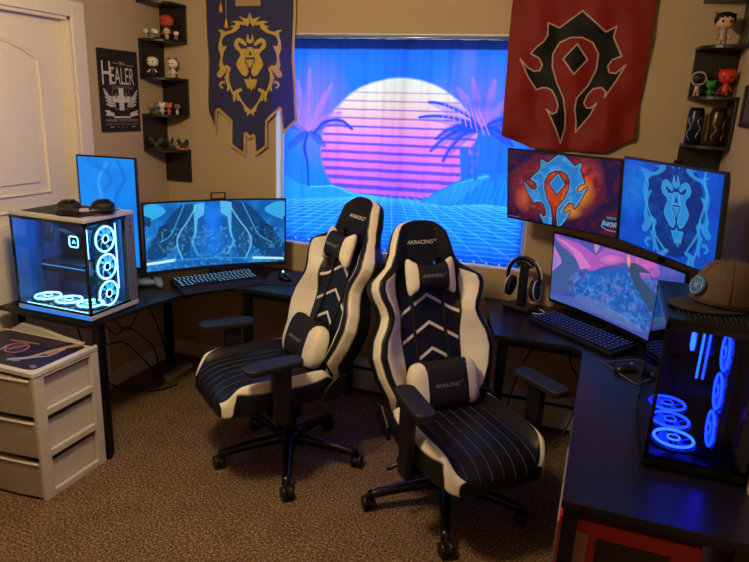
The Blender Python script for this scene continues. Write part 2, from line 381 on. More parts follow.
# ================================================================== CURTAIN
CX0, CX1, CZ0, CZ1, CY = -1.742, -.368, .85, 1.968, YB+.022
cq = [proj((CX0, CY, CZ1)), proj((CX1, CY, CZ1)), proj((CX1, CY, CZ0)), proj((CX0, CY, CZ0))]
A = Art(430, 350, cq, (38, 104, 225))
K = lambda P: T(270, 30, 2.246, P)
PX, PY = A.PX, A.PY
A.put(np.clip((PY-60)/110, 0, 1), (34, 128, 250), .5)
A.noise(40, (120, 110, 230), .45, .45, .8, 3, np.clip((PX-400)/60, 0, 1)*np.clip((130-PY)/40, 0, 1))
A.blob(320, 110, 36, 62, (150, 105, 235), .75, 1.); A.blob(478, 110, 60, 60, (125, 100, 230), .6, 1.)
# sun with stripes
scx, scy, srx, sry = 400.5, 149, 80, 72
inside = np.clip((1-np.hypot((PX-scx)/srx, (PY-scy)/sry))*30, 0, 1)
t = np.clip((PY-(scy-sry))/(2*sry), 0, 1); stops = [(0, (232, 216, 172)), (.2, (238, 190, 160)), (.34, (238, 146, 164)), (.5, (232, 112, 186)), (.75, (216, 98, 206)), (1, (180, 86, 216))]
sun = np.zeros(A.I.shape)
for i in range(3): sun[..., i] = np.interp(t, [s_[0] for s_ in stops], [lin(s_[1])[i] for s_ in stops])
A.I = A.I*(1-inside[..., None])+sun*inside[..., None]
for i in range(13):
    yc = 93+i*8.75; th = .6+i*.3
    d = np.abs(PY-(yc+(PX-scx)*(.02+.004*i))); A.put(np.clip(th/2+.6-d, 0, 1)*inside, (66, 66, 200) if i > 3 else (120, 90, 150), .9)
# hills, water, grid
sea = K([(-20,355),(20,352),(60,350),(120,352),(170,362),(230,372),(290,380),(340,386),(400,380),(600,385),(600,600),(-20,600)])
A.poly(sea, (22, 122, 236)); ms = A.mask(sea)
A.put(ms*np.clip((PY-225)/45, 0, 1), (24, 74, 205), .75); A.put(ms*np.clip(1-np.abs(PY-(192+(PX-300)*.05))/10, 0, 1), (70, 190, 255), .7)
for i in range(26):
    y0 = 197+i*1.5+i*i*.1
    A.stroke([(265, y0-4+(i*.05)), (400, y0+2), (560, y0+14+i*.2)], (90, 190, 255), .7, a=.55)
for i in range(-14, 16): A.stroke([(392+i*7, 196), (392+i*44, 300)], (110, 200, 255), .8, a=.5)
hill = K(catmull([(335,388),(370,365),(410,345),(445,325),(480,316),(510,318),(545,345),(600,350),(600,400),(480,392),(400,395)], 6))
A.poly(hill, (26, 116, 226)); mh = A.mask(hill)
for i in range(9): A.stroke(K([(340+i*9, 390), (420+i*10, 345-i*3), (500+i*8, 325), (580, 352+i*5)]), (84, 176, 250), .6, a=.6)
for i in range(14): A.stroke(K([(400+i*14, 395), (430+i*13, 320)]), (84, 176, 250), .5, a=.4)
A.poly(K(catmull([(-20,330),(30,325),(60,340),(100,352),(150,352),(195,372),(100,378),(-20,380)], 5)), (40, 140, 240)); A.stroke(K([(90,352),(140,350),(190,370)]), (90, 215, 255), 1.2, a=.7)
for i in range(20): A.blob(283+i*12.7, 236+i*1.62+(i > 7)*1.5, 1.1, 1.1, (235, 245, 255), 1, .6)
# palms : crown of drooping fronds with leaflets
def frond(p0, p1, droop, col, wd, leaf, n=26, side=1):
    p0 = np.array(p0, float); p1 = np.array(p1, float); m = (p0+p1)/2+np.array([0, -droop]); pts = []
    for t in np.linspace(0, 1, n): pts.append((1-t)**2*p0+2*t*(1-t)*m+t*t*p1)
    A.stroke([tuple(p) for p in pts], col, wd)
    for i in range(2, n-1):
        d = pts[i+1]-pts[i-1]; d /= np.hypot(*d)+1e-9; L = leaf*sin(pi*min(1, .15+i/n*.8))
        for sg in (1, -1):
            q = pts[i]+d*L*.5+np.array([-d[1], d[0]])*sg*L*.75+np.array([0, L*.35]); A.stroke([tuple(pts[i]), tuple(q)], col, max(.7, wd*.3), a=.8)
trunkL = K(catmull([(86,348),(84,300),(78,262),(86,228)], 6)); A.stroke(trunkL, (34, 62, 190), 2.6)
for p1, dr_ in (((30,215),20),((45,150),12),((62,110),2),((88,85),0),((130,140),12),((160,185),20),((40,265),10),((125,262),14),((20,185),16),((140,120),6)):
    frond(K([(86,228)])[0], K([p1])[0], dr_/2.246, (186, 112, 232) if p1[1] < 200 else (44, 80, 210), 1.0, 5.2, 30)
frond(K([(98,232)])[0], K([(184,222)])[0], 22, (40, 60, 184), 2.6, 5.2, 32)
A.poly(K([(428,340),(445,335),(452,300),(445,262),(425,262)]), (44, 96, 220)) 
for tr, wd in ((catmull([(500,335),(494,290),(492,230)], 6), 6), (catmull([(462,335),(462,270),(478,215)], 6), 3.)): A.stroke(K(tr), (40, 100, 222), wd)
A.poly(K([(438,335),(452,262),(470,240),(500,235),(540,250),(545,345),(510,330),(480,322)]), (38, 98, 224), .85)
for p1, dr_, c in (((336,196),16,0),((358,150+12),18,0),((360,272),26,0),((388,295),30,0),((372,245),24,0),((420,130),14,1),((455,105),6,1),((505,110),8,1),((545,150),14,1),((560,205),16,0),((545,260),18,0),((420,215),10,0),((400,240),14,0)):
    frond(K([(478,222)])[0], K([p1])[0], dr_/2.246*1.5, (38, 70, 192) if c == 0 else (176, 104, 222), 2.4 if c == 0 else .8, 6.8 if c == 0 else 5.4, 36)
for i in range(9): A.stroke(K([(395+i*9, 160+i*1.5), (388+i*13, 196+i*5)]), (228, 130, 214), .8, a=.9)
A.blob(477, 105, 30, 9, (58, 90, 216), .6, .8, -.1)
A.put(np.clip((49.5+(PX-282)*.006-PY)/1.5, 0, 1), (24, 34, 78), .93)     # dark header tape
def cfn(U, V):
    x = CX0+(CX1-CX0)*U; z = CZ1+(CZ0-CZ1)*V
    y = CY+.009*np.sin(U*52+1.2*np.sin(U*9))*(1-.45*V)+.004*np.sin(U*121+2)+.003*np.sin(V*6+U*15)
    return np.stack([x, y, z], 1)
cur = thing('window_curtain', 'printed window curtain with a striped setting sun, palms and neon grid sea', 'curtain', (0, 0, 0))
art_mesh('cloth', A, cfn, mat_art('curtain_print', transl=.82), cur)
w = MB(); w.cyl((WX0+.006, YB+.03, CZ1+.0085), (WX1-.006, YB+.03, CZ1+.0085), .0075, 14); w.build('rod', mat('rod_grey', (170, 180, 190), .3, metal=.6), cur)

# ================================================================== FLAG + BANNER
FY = YB-.022
fq = T(490, 0, 3.512, [(95,-40),(560,-40),(523,545),(38,545)])
fq = [(517.5, -12), (652, -12), (632.5, 158.5), (500, 156)]
FX0, FX1, FZ0, FZ1 = -.515, .098, 1.462, 2.25
fq = [proj((FX0, FY, FZ1)), proj((FX1, FY, FZ1)), proj((FX1, FY, FZ0)), proj((FX0, FY, FZ0))]
A = Art(330, 420, fq, (132, 32, 28)); A.noise(90, (120, 24, 22), .35, .4, .7, 5)
H2 = T(490, 0, 3.512, HORDE)
A.poly(H2, (17, 14, 16)); A.stroke(H2, (196, 168, 156), 1.35, True)
D2 = T(490, 0, 3.512, HDIA); A.poly(D2, (17, 14, 16)); A.stroke(D2, (196, 168, 156), 1.35, True)
q2 = np.stack([A.PX, A.PY], -1)
def ffn(U, V):
    x = FX0+(FX1-FX0)*U+.012*np.sin(V*5)*(U-.5); z = FZ1+(FZ0-FZ1)*V
    amp = .3+.7*V
    y = FY+amp*(.010*np.sin(U*17+V*5)+.007*np.sin(U*9-V*11)+.004*np.sin(V*26+U*8)+.004*np.sin(U*31-V*9))-.014*V
    return np.stack([x, y, z], 1)
uu, vv = A.X/(A.w-1), A.Y/(A.h-1)
edge = np.minimum.reduce([.985-0*uu, .93+uu*.35, .985-0*uu, .96+(1-uu)*.25])
edge = np.where(uu < .25, .925+.26*uu, np.where(uu > .8, .99-.42*(uu-.8), .99))
fl = thing('wall_flag', 'dark red flag with a black horned emblem, hung over the right window edge', 'flag', (0, 0, 0))
art_mesh('cloth', A, ffn, mat_art('flag_print', transl=.12, rough=.6), fl, keep=(vv < edge).astype(float), solid=.0015)
w = MB(); w.cyl((FX0-.02, FY, FZ1+.004), (FX1+.02, FY, FZ1+.004), .008); w.build('rod', BLKM, fl)
for x in (FX0, FX1): MB().cyl((x, FY, FZ1+.004), (x, YB, FZ1+.004), .004).build('wall_hook', BLKM, fl)

BYY = YB-.02
BX0, BX1, BZ0, BZ1 = -2.235, -1.615, 1.31, 2.25
bq = [proj((BX0, BYY, BZ1)), proj((BX1, BYY, BZ1)), proj((BX1, BYY, BZ0)), proj((BX0, BYY, BZ0))]
A = Art(360, 540, bq, (66, 68, 104))
OUT = [(200,-20),(203,0),(206.6,60),(207,112),(216.5,135.2),(217.6,112),(219.5,111),(231,122),(231,145.5),(245.5,157.5),(246,135),(249.3,139.5),(253.3,137),(254.6,157),(268,147),(268,122),(280.5,109.5),(283.5,135),(298,121),(295,60),(296.5,0),(297,-20)]
outm = A.mask(OUT)
GOLD = (214, 178, 104)
A.stroke(OUT, GOLD, 5.4, True); A.stroke([(OUT[i][0], OUT[i][1]) for i in range(len(OUT))], (236, 200, 124), 2.2, True)
IN = [(206,-20),(208.4,60),(209.4,111),(215.5,126),(216.4,105.5),(218,103.5),(233.5,117.5),(233.5,142),(243.3,150),(243.5,126.5),(250,132.5),(256,126.5),(256.5,150),(265.4,143),(265.3,118),(282,106),(285,129),(294.5,118),(291.5,60),(293,-20)]
A.stroke(IN, (24, 24, 40), .7, True, a=.8)
for i, P in enumerate(LION): A.poly(T(210, 5, 9.3625, P), (232, 202, 96))
for P in LDARK: A.poly(T(210, 5, 9.3625, P), (66, 68, 104))
A.stroke(T(210, 5, 9.3625, _b([(342,0),(362,45),(378,85),(378,150)])), (40, 38, 60), .5); A.stroke(T(210, 5, 9.3625, _b([(414,0),(398,45),(378,85)])), (40, 38, 60), .5)
A.poly([(235.5,-12),(260.5,-12),(260.8,5.8),(235.8,6.3)], (196, 168, 116))
def bfn(U, V):
    x = BX0+(BX1-BX0)*U; z = BZ1+(BZ0-BZ1)*V
    y = BYY+.005*np.sin(U*11+V*3)*(.4+V)+.003*np.sin(V*17+U*5)-.004*V
    return np.stack([x, y, z], 1)
bn = thing('wall_banner', 'navy banner with a gold lion crest and notched hem, left of the window', 'banner', (0, 0, 0))
art_mesh('cloth', A, bfn, mat_art('banner_print', transl=.32, rough=.6, tcol=(30, 120, 235)), bn, keep=(outm > .3).astype(float), solid=.0012)
w = MB(); w.cyl((BX0-.02, BYY, BZ1+.004), (BX1+.02, BYY, BZ1+.004), .009); w.build('rod', mat('wood_dowel', (120, 84, 48), .5), bn)
for x in (BX0+.02, BX1-.02): MB().cyl((x, BYY, BZ1+.004), (x, YB, BZ1+.004), .004).build('wall_hook', BLKM, bn)
for x, z in ((-2.1, 2.125), (-2.067, 2.045)):
    tt = MB().tube([(x, BYY-.02, BZ1+.01), (x, BYY-.018, z)], .0018, 6).build('tassel_cord', mat('gold_cord', (200, 176, 120), .6), bn)
    MB().lathe([(.003, .012), (.006, .006), (.006, 0), (.009, -.004), (.0115, -.034), (.002, -.034)], (x, BYY-.018, z), 14).build('tassel', mat('orange_tassel', (226, 150, 52), .7), tt)

# ================================================================== POSTER
PY0, PY1, PZ0, PZ1 = 2.715, 3.008, 1.44, 1.862
PXx = XL+.003
pq = [proj((PXx, PY0, PZ1)), proj((PXx, PY1, PZ1)), proj((PXx, PY1, PZ0)), proj((PXx, PY0, PZ0))]
A = Art(300, 430, [(0, 0), (293, 0), (293, 422), (0, 422)], (40, 36, 36))
cw = (214, 206, 196)
A.text("H", 52, 120, 62, cw, h=118); A.text("EALER", 172, 132, 176, cw, h=86); A.text("I'M A", 172, 68, 42, cw, h=20)
A.stroke([(105, 68), (140, 68)], cw, 2); A.stroke([(202, 74), (262, 78)], cw, 2)
A.text("BORN THIS WAY", 172, 192, 160, (150, 142, 134), h=20)
yk = lambda P: [(x, 195+(y-215)*.85) for x, y in P]
A.poly(yk([(135,215),(172,215),(172,262),(216,262),(216,302),(172,302),(172,350),(135,350),(135,302),(92,302),(92,262),(135,262)]), cw)
for sg in (-1, 1):
    for i in range(5):
        c = 153; A.stroke(yk([(c+sg*(60-i*3), 275+i*12), (c+sg*(88-i*2), 270+i*14), (c+sg*(125-i*4), 226+i*22)]), cw, 8, a=.95)
    A.stroke(yk(catmull([(153+sg*60, 225), (153+sg*72, 282), (153+sg*50, 335), (153, 352)], 6)), (150, 142, 134), 3)
    A.stroke([(153+sg*100, 195+15), (153+sg*100, 236)], (150, 142, 134), 3); A.blob(153+sg*38, 232, 14, 20, (120, 114, 108), .8, .4)
A.poly(yk([(22,352),(60,350),(70,362),(92,366),(92,388),(216,388),(216,366),(238,360),(282,348),(270,364),(284,378),(216,392),(216,398),(92,398),(84,386),(30,382),(42,366)]), cw)
A.text("PROTECT THE", 154, 335, 116, (60, 54, 52), h=11)
A.text("I HEALED YOUR WOUNDS", 153, 362, 250, (190, 182, 174), h=13)
A.text("AND YOU ARE STILL HERE", 153, 382, 236, (150, 142, 134), h=10)
A2 = A
A.stroke([(60, 398), (84, 398)], cw, 3); A.stroke([(226, 398), (250, 398)], cw, 3)
for x in (120, 153, 186): A.blob(x, 398, 3, 3, cw, 1, .4)
po = thing('wall_poster', 'narrow dark poster reading HEALER above a winged white cross, on the wall beside the door', 'poster', (XL, (PY0+PY1)/2, PZ0))
po_w = PY1-PY0
art_mesh('print', A, lambda U, V: np.stack([np.full(U.shape, .009), -po_w/2+po_w*U, (PZ1-PZ0)*(1-V)], 1), mat_art('poster_print', rough=.5), po)
B('backing_board', mat('board_black', (34, 30, 30), .6), 0, .0085, -po_w/2, po_w/2, 0, PZ1-PZ0, po)

# framed picture at the right wall
fr = thing('picture_frame', 'black framed picture on the right wall, cut by the photo edge', 'picture', (XR, 2.7, 1.62))
w = MB(); W2, H2_ = .33, .155
w.box(-.018, 0, -.16, .16, 0, .018); w.box(-.018, 0, -.16, .16, H2_-.018, H2_); w.box(-.018, 0, -.16, -.142, .018, H2_-.018); w.box(-.018, 0, .142, .16, .018, H2_-.018)
w.build('frame', BLK, fr, bevel=.002); B('print', mat('dull_print', (70, 62, 54), .5), -.01, -.004, -.142, .142, .018, H2_-.018, fr)

# ================================================================== CORNER SHELVES
SHM = mat('black_shelf_laminate', (30, 27, 28), .38, noise=.15, nscale=25)
LV = [1.335, 1.535, 1.737, 1.94, 2.135]
def corner_shelf(label, cx, sx, start):
    """sx=+1: shelf spreads to +x from a left corner; panels alternate between both walls"""
    t = thing('corner_shelf', label, 'shelf', (cx, YB, 1.14)); Z = lambda z: z-1.14
    LX, LY = .178, .205
    for z in LV:
        # quarter style board with a bowed front
        P = [(0, 0), (LX*sx, 0), (LX*sx, -.03)]
        n = 8
        for i in range(1, n): 
            a = i/n*pi/2; P.append((sx*(.02+(LX-.02)*cos(a)**.75), -(.03+(LY-.03)*sin(a)**.75)))
        P += [(.02*sx, -LY), (0, -LY)]
        MB().prism(P, Z(z)-.014, Z(z), 'z').build('shelf_board', SHM, t, bevel=.002)
    zs = [1.14]+LV
    for i in range(5):
        z0, z1 = Z(zs[i]), Z(zs[i+1])-.0145
        if i == 0: z0 = 0
        if (i+start) % 2 == 0: MB().box(0 if sx > 0 else -LX, LX if sx > 0 else 0, -.014, 0, z0, z1).build('side_panel', SHM, t, bevel=.002)
        else: MB().box(min(0, .014*sx), max(0, .014*sx), -LY, 0, z0, z1).build('side_panel', SHM, t, bevel=.002)
    return t
corner_shelf('black zigzag corner shelf beside the poster, left of the lion banner', XL, 1, 0)
corner_shelf('black zigzag corner shelf above the right hand computer, right of the red flag', XR, -1, 1)

# --- vinyl figures
EYE = mat('figure_eye', (10, 10, 12), .2); 
def fm(c): return mat('vinyl_%02x%02x%02x' % tuple(c), c, .45)
def figure(label, loc, rz, h, head, body, extra='none', cat='figurine', group=None, hair=None, name='vinyl_figurine'):
    t = thing(name, label, cat, loc, rz, group); r = h*.27
    hz = h-r*.92
    MB().ball((0, 0, hz), r*1.05, r*.95, r*.9, e=.8).build('head', fm(head), t)
    w = MB(); w.lathe([(r*.42, h*.16), (r*.5, h*.2), (r*.44, h*.34), (r*.34, hz-r*.6)], n=14); w.build('body', fm(body), t)
    for s in (-1, 1):
        MB().tube([(s*r*.26, 0, h*.012), (s*r*.26, 0, h*.2)], [r*.27, r*.22], 10).build('leg', fm(body), t)
        MB().tube([(s*r*.4, 0, h*.38), (s*r*.75, -r*.15, h*.27), (s*r*.85, -r*.35, h*.24)], [r*.17, r*.15, r*.17], 8).build('arm', fm(head), t)
        MB().ball((s*r*.42, -r*.88, hz-r*.05), r*.17, r*.08, r*.17, 10, 7).build('eye', EYE, t)
    hc = fm(hair) if hair else fm(body)
    if extra == 'ears':
        for s in (-1, 1): MB().ball((s*r*.8, 0, hz+r*.75), r*.36, r*.2, r*.42, 10, 7).build('ear', hc, t)
    if extra == 'horns':
        for s in (-1, 1): MB().tube([(s*r*.6, 0, hz+r*.5), (s*r*1.15, 0, hz+r*.8), (s*r*1.2, 0, hz+r*1.25)], [r*.25, r*.18, .001], 8).build('horn', hc, t)
    if extra == 'hair':
        w = MB(); w.ball((0, r*.16, hz+r*.26), r*1.25, r*1.05, r*.9, 16, 9, .9)
        for a in range(7): w.tube([(r*.7*cos(a*.9), r*.3*sin(a*.9), hz+r*.6), (r*1.25*cos(a*.9+.2), r*.5*sin(a*.9), hz+r*(.9+.2*(a % 2)))], [r*.3, .001], 7)
        w.build('hair', hc, t)
    if extra == 'hood':
        w = MB(); w.tube([(r*1.05*cos(a), -r*.35, hz+r*1.0*sin(a)) for a in np.linspace(0, 2*pi, 22)[:-1]], r*.2, 8, closed=True); w.ball((0, r*.2, hz), r*1.12, r*.95, r*1.05); w.build('hood', hc, t)
    if extra == 'base' or extra == 'disc':
        MB().lathe([(r*1.1, 0), (r*1.1, h*.02), (r*1.0, h*.03)], n=18).build('stand', hc, t)
    return t
sl = lambda i: LV[i]+.0002
SG = 'small vinyl figurines on the left corner shelf'
# top level (z 1.94)
figure('large red headed figurine behind the small ones on the top left shelf', (-2.44, 3.175, sl(3)), .15, .138, (186, 66, 50), (60, 60, 110), 'none')
for a in ((-2.495, 3.062, .05, (220, 205, 165), (150, 140, 90), 'none', 'tiny cream headed figurine, leftmost below the big red one'), (-2.462, 3.09, .056, (206, 196, 150), (70, 120, 84), 'none', 'tiny pale haired figurine with green body, second from left below the big red one'),
          (-2.426, 3.06, .046, (235, 228, 214), (90, 60, 50), 'none', 'tiny white headed figurine with brown body, below the big red one'), (-2.388, 3.106, .056, (214, 178, 120), (196, 170, 130), 'hood', 'tiny tan hooded figurine right of the big red one'),
          (-2.372, 3.165, .045, (226, 214, 190), (130, 110, 80), 'hair', 'tiny low white capped figurine at the right end of the upper shelf')):
    figure(a[6], (a[0], a[1], sl(3)), .2, a[2], a[3], a[4], a[5], group=SG, hair=a[4] if a[5] != 'hair' else (235, 226, 205))
figure('white figurine with black horns and raised arms, standing left on the second shelf', (-2.478, 3.085, sl(2)), .2, .11, (226, 218, 196), (40, 38, 40), 'horns', hair=(40, 36, 36))
figure('white figurine with brown ears and pink face, standing right on the second shelf', (-2.392, 3.15, sl(2)), .1, .104, (232, 216, 196), (205, 186, 160), 'ears', hair=(92, 62, 50))
for a in ((-2.492, 3.07, .058, (160, 140, 70), (50, 50, 40), 'none', 'small olive and black figurine, first of five on the third shelf'), (-2.463, 3.085, .058, (112, 112, 122), (80, 84, 96), 'hair', 'small grey figurine, second of five on the third shelf'),
          (-2.43, 3.09, .064, (232, 228, 218), (190, 186, 180), 'ears', 'small white eared figurine, third of five on the third shelf'), (-2.4, 3.11, .064, (206, 96, 70), (196, 84, 64), 'ears', 'small orange red eared figurine, fourth of five on the third shelf'),
          (-2.373, 3.15, .055, (120, 100, 124), (206, 196, 196), 'hair', 'small violet haired pale figurine, last of five on the third shelf')):
    figure(a[6], (a[0], a[1], sl(1)), .2, a[2], a[3], a[4], a[5], group='five small figurines on the third shelf', hair=a[3])
def dragon(label, loc, rz, s, c, base):
    t = thing('dragon_figurine', label, 'figurine', loc, rz, 'dark winged figurines on the lowest left shelf'); m = fm(c)
    MB().lathe([(s*.5, 0), (s*.52, s*.06), (s*.4, s*.12)], n=16).build('stand', fm(base), t)
    w = MB(); w.tube(catmull([(s*.45, .2*s, s*.14), (s*.2, .1*s, s*.16), (0, 0, s*.35), (-.1*s, -.05*s, s*.62), (-.3*s, -.2*s, s*.8), (-.45*s, -.3*s, s*.72)], 4), [s*.05]*5+[s*.12]*6+[s*.09]*5+[s*.06]*5, 8)
    w.build('body', m, t)
    for q in (-1, 1):
        w = MB(); w.prism([(0, s*.5), (q*s*.35, s*.98), (q*s*.62, s*.9), (q*s*.5, s*.55), (q*s*.42, s*.62), (q*s*.34, s*.4), (q*s*.22, s*.5), (q*s*.12, s*.32)], .02*s, .05*s, 'y'); w.build('wing', m, t)
        w = MB(); w.tube([(q*s*.12, 0, s*.1), (q*s*.16, 0, s*.22), (q*s*.08, 0, s*.36)], [s*.05, s*.06, s*.08], 7); w.build('leg', m, t)
dragon('dark teal winged dragon figurine with raised neck, left on the lowest shelf', (-2.47, 3.07, sl(0)), .3, .074, (46, 62, 66), (40, 44, 50))
dragon('dark grey green curled dragon figurine, middle of the lowest shelf', (-2.44, 3.155, sl(0)), -.4, .07, (52, 66, 58), (44, 48, 46))
dragon('dark winged figurine on an orange lava coloured base, right on the lowest shelf', (-2.376, 3.19, sl(0)), .1, .064, (56, 52, 58), (206, 120, 70))
# right shelf
figure('black haired pale figurine on a disc, alone on the upper right shelf', (.375, 3.12, sl(3)), .1, .125, (206, 168, 140), (176, 150, 140), 'hair', hair=(22, 16, 18))
MB().lathe([(.03, 0), (.03, .006), (.0, .007)], n=18)
figure('black figurine with a pale ring shaped hood, left on the right middle shelf', (.318, 3.17, sl(2)), .0, .098, (28, 24, 24), (176, 150, 140), 'hood', hair=(168, 150, 132))
figure('small green figurine beside the ring hooded one', (.366, 3.14, sl(2)), 0, .066, (46, 150, 52), (40, 120, 50), 'ears', hair=(46, 150, 52))
figure('bright red spiky haired figurine on the right middle shelf', (.422, 3.13, sl(2)), -.1, .108, (196, 46, 34), (186, 60, 40), 'hair', hair=(206, 44, 34))
pk = thing('display_puck', 'small dark round puck with a pale top between the green and red figurines', 'ornament', (.392, 3.09, sl(2)))
MB().lathe([(.017, 0), (.017, .012), (.012, .014)], n=18).build('rim', BLK, pk); MB().lathe([(.011, .0145), (.011, .0165)], n=16).build('top', fm((150, 140, 128)), pk)
def can(label, loc, c1, c2):
    t = thing('drink_can', label, 'can', loc, random.random()*6, 'drink cans on the lower right shelf')
    m = mat('can_%02x%02x%02x' % c1, c1, .3, metal=.7); m2 = mat('canmark_%02x%02x%02x' % c2, c2, .35, metal=.5)
    MB().lathe([(.026, 0), (.0325, .006), (.0325, .138), (.027, .152)], n=28).build('can_body', m, t)
    MB().lathe([(.0275, .152), (.0275, .156), (.025, .154), (.0, .154)], n=28).build('lid', mat('dark_tin', (60, 58, 60), .3, metal=.8), t)
    w = MB()
    for k in range(5):
        a0 = k*1.256
        pts = [(.0332*cos(a0+q*.28*sin(j*1.7+k)), .0332*sin(a0+q*.28*sin(j*1.7+k)), .02+j*.016) for q in (1,) for j in range(7)]; w.tube(pts, .0022, 6)
    w.build('can_artwork', m2, t)
can('tall dark blue silver drink can, left on the lower right shelf', (.33, 3.135, sl(1)), (40, 44, 64), (150, 154, 172))
can('tall dark gold drink can, right on the lower right shelf', (.415, 3.13, sl(1)), (70, 54, 36), (160, 134, 92))

# ================================================================== DESKS
DZT = .69
def mat_desk():
    m = bpy.data.materials.new('black_wood_desk'); m.use_nodes = True; nt = m.node_tree; b = nt.nodes['Principled BSDF']
    tc = nt.nodes.new('ShaderNodeTexCoord'); mp = nt.nodes.new('ShaderNodeMapping'); mp.inputs['Scale'].default_value = (40, 3, 3)
    n = nt.nodes.new('ShaderNodeTexNoise'); n.inputs['Scale'].default_value = 4; n.inputs['Detail'].default_value = 6
    nt.links.new(tc.outputs['Object'], mp.inputs[0]); nt.links.new(mp.outputs[0], n.inputs[0])
    cr = nt.nodes.new('ShaderNodeValToRGB'); cr.color_ramp.elements[0].color = (.005, .005, .007, 1); cr.color_ramp.elements[1].color = (.012, .011, .014, 1)
    nt.links.new(n.outputs['Fac'], cr.inputs[0]); nt.links.new(cr.outputs[0], b.inputs['Base Color']); b.inputs['Roughness'].default_value = .29; b.inputs['Specular IOR Level'].default_value = .36
    bp = nt.nodes.new('ShaderNodeBump'); bp.inputs['Strength'].default_value = .12; bp.inputs['Distance'].default_value = .002; nt.links.new(n.outputs['Fac'], bp.inputs['Height']); nt.links.new(bp.outputs[0], b.inputs['Normal'])
    return m
DESK = mat_desk()
def desk(label, outline, legs, rails):
    x0 = outline[0][0]; y0 = outline[0][1]
    t = thing('corner_desk', label, 'desk', (x0, y0, 0)); L = lambda p: (p[0]-x0, p[1]-y0)
    MB().prism([L(p) for p in outline], DZT-.022, DZT).build('desktop', DESK, t, bevel=.003)
    for p in legs:
        a = L(p); w = MB(); w.box(a[0]-.02, a[0]+.02, a[1]-.02, a[1]+.02, .012, DZT-.0225); o = w.build('leg', BLKM, t, bevel=.003)
        MB().lathe([(.02, 0), (.02, .008), (.01, .013)], (a[0], a[1], 0), 14).build('foot', RUB, o)
    for p, q, z in rails:
        a, b_ = L(p), L(q); w = MB(); d = Vector((b_[0]-a[0], b_[1]-a[1], 0)); M_ = Matrix.Translation((a[0], a[1], z))@Matrix.Rotation(math.atan2(d.y, d.x), 4, 'Z')
        w.box(.02, d.length-.02, -.01, .01, -.035, 0, M_); w.build('rail', BLKM, t, bevel=.002)
    return t
zr = DZT-.0226
desk('black wood L-shaped corner desk under the left window wall, carrying the white computer', [(-2.51, 1.985), (-1.985, 1.985), (-1.93, 2.36), (-1.905, 2.5), (-1.86, 2.62), (-1.79, 2.7), (-1.68, 2.745), (-1.37, 2.745), (-1.22, 3.2), (-2.51, 3.2)],
     [(-2.01, 2.052), (-2.475, 2.052), (-2.45, 3.08), (-1.7, 2.79), (-1.40, 2.79), (-1.25, 3.14)],
     [((-2.01, 2.052), (-2.475, 2.052), zr), ((-2.475, 2.052), (-2.45, 3.08), zr), ((-1.7, 2.79), (-1.40, 2.79), zr), ((-2.45, 3.08), (-1.25, 3.14), zr)])
desk('black wood L-shaped corner desk along the right wall, carrying three screens and the black computer', [(-.52, 3.2), (-.37, 2.655), (-.04, 2.655), (.003, 2.62), (.003, 1.5), (.464, 1.5), (.464, 3.2)],
     [(-.335, 2.7), (-.46, 3.14), (.03, 1.545), (.43, 1.545), (.43, 3.14)],
     [((-.335, 2.7), (.43, 2.7), zr), ((.03, 1.545), (.43, 1.545), zr), ((.43, 1.545), (.43, 3.14), zr), ((.03, 1.545), (.03, 2.66), zr)])

# ================================================================== MONITORS
def monitor(label, cx, cy, cz, yaw, tilt, w_, h_, art, mats, curve=0, stand='foot', bez=.008, cat='monitor', group=None, chin=.0):
    base = DZT if stand == 'foot' else cz
    t = thing('computer_monitor', label, cat, (cx, cy, base), yaw, group)
    up = Vector((0, -sin(tilt), cos(tilt))); nrm = Vector((0, -cos(tilt), -sin(tilt))); C = Vector((0, 0, cz-base))
    def S(u, v, d=0):            # u,v in -1..1 ; d towards the viewer
        k = -curve*(u*u)         # ends come forward
        p = C+Vector((u*w_/2, 0, 0))+up*(v*h_/2)+nrm*(d-k-curve*0.5); return p
    def fn(U, V):
        out = np.empty((len(U), 3)); u = (U*2-1)*(1-2*bez/w_); v = (1-2*V)*(1-2*bez/h_)
        cp = np.array(C); upn = np.array(up); nn = np.array(nrm)
        return cp+np.outer(u*w_/2, [1, 0, 0])+np.outer(v*h_/2, upn)+np.outer(.0012+curve*u*u-curve*.5, nn)
    art_mesh('screen', art, fn, mats, t)
    # shell: front bezel plate and deeper back, swept along the curve
    n = 24; V = []; F = []; ring = [(-1, 0), (1, 0), (1, -.012), (.8, -.03), (-.8, -.03), (-1, -.012)]
    for i in range(n+1):
        u = -1+2*i/n
        e = .55 if (i == 0 or i == n) else 1
        for v, d in ring: V.append(S(u, v*(1 if v < 0 else 1)-(chin if v == -1 else 0), d*e if abs(v) < 1 else d))
    R = len(ring)
    for i in range(n):
        for k_ in range(R): F.append((i*R+k_, i*R+(k_+1) % R, (i+1)*R+(k_+1) % R, (i+1)*R+k_))
    F += [tuple(range(R)), tuple(n*R+k_ for k_ in range(R))[::-1]]
    recalc(mk('casing', V, F, BLK, t))
    if stand == 'foot':
        b0 = C-nrm*(.03+curve*.5); 
        w = MB(); w.box(-.035, .035, b0.y-.01, b0.y+.022, .012, b0.z); w.build('stand_neck', BLK, t, bevel=.006)
        w = MB(); w.prism([(-.13, -.025), (-.10, -.03), (-.02, .07), (.02, .07), (.10, -.03), (.13, -.025), (.06, .14), (-.06, .14)], .0003, .012); w.build('stand_foot', BLK, t, bevel=.003)
    return t
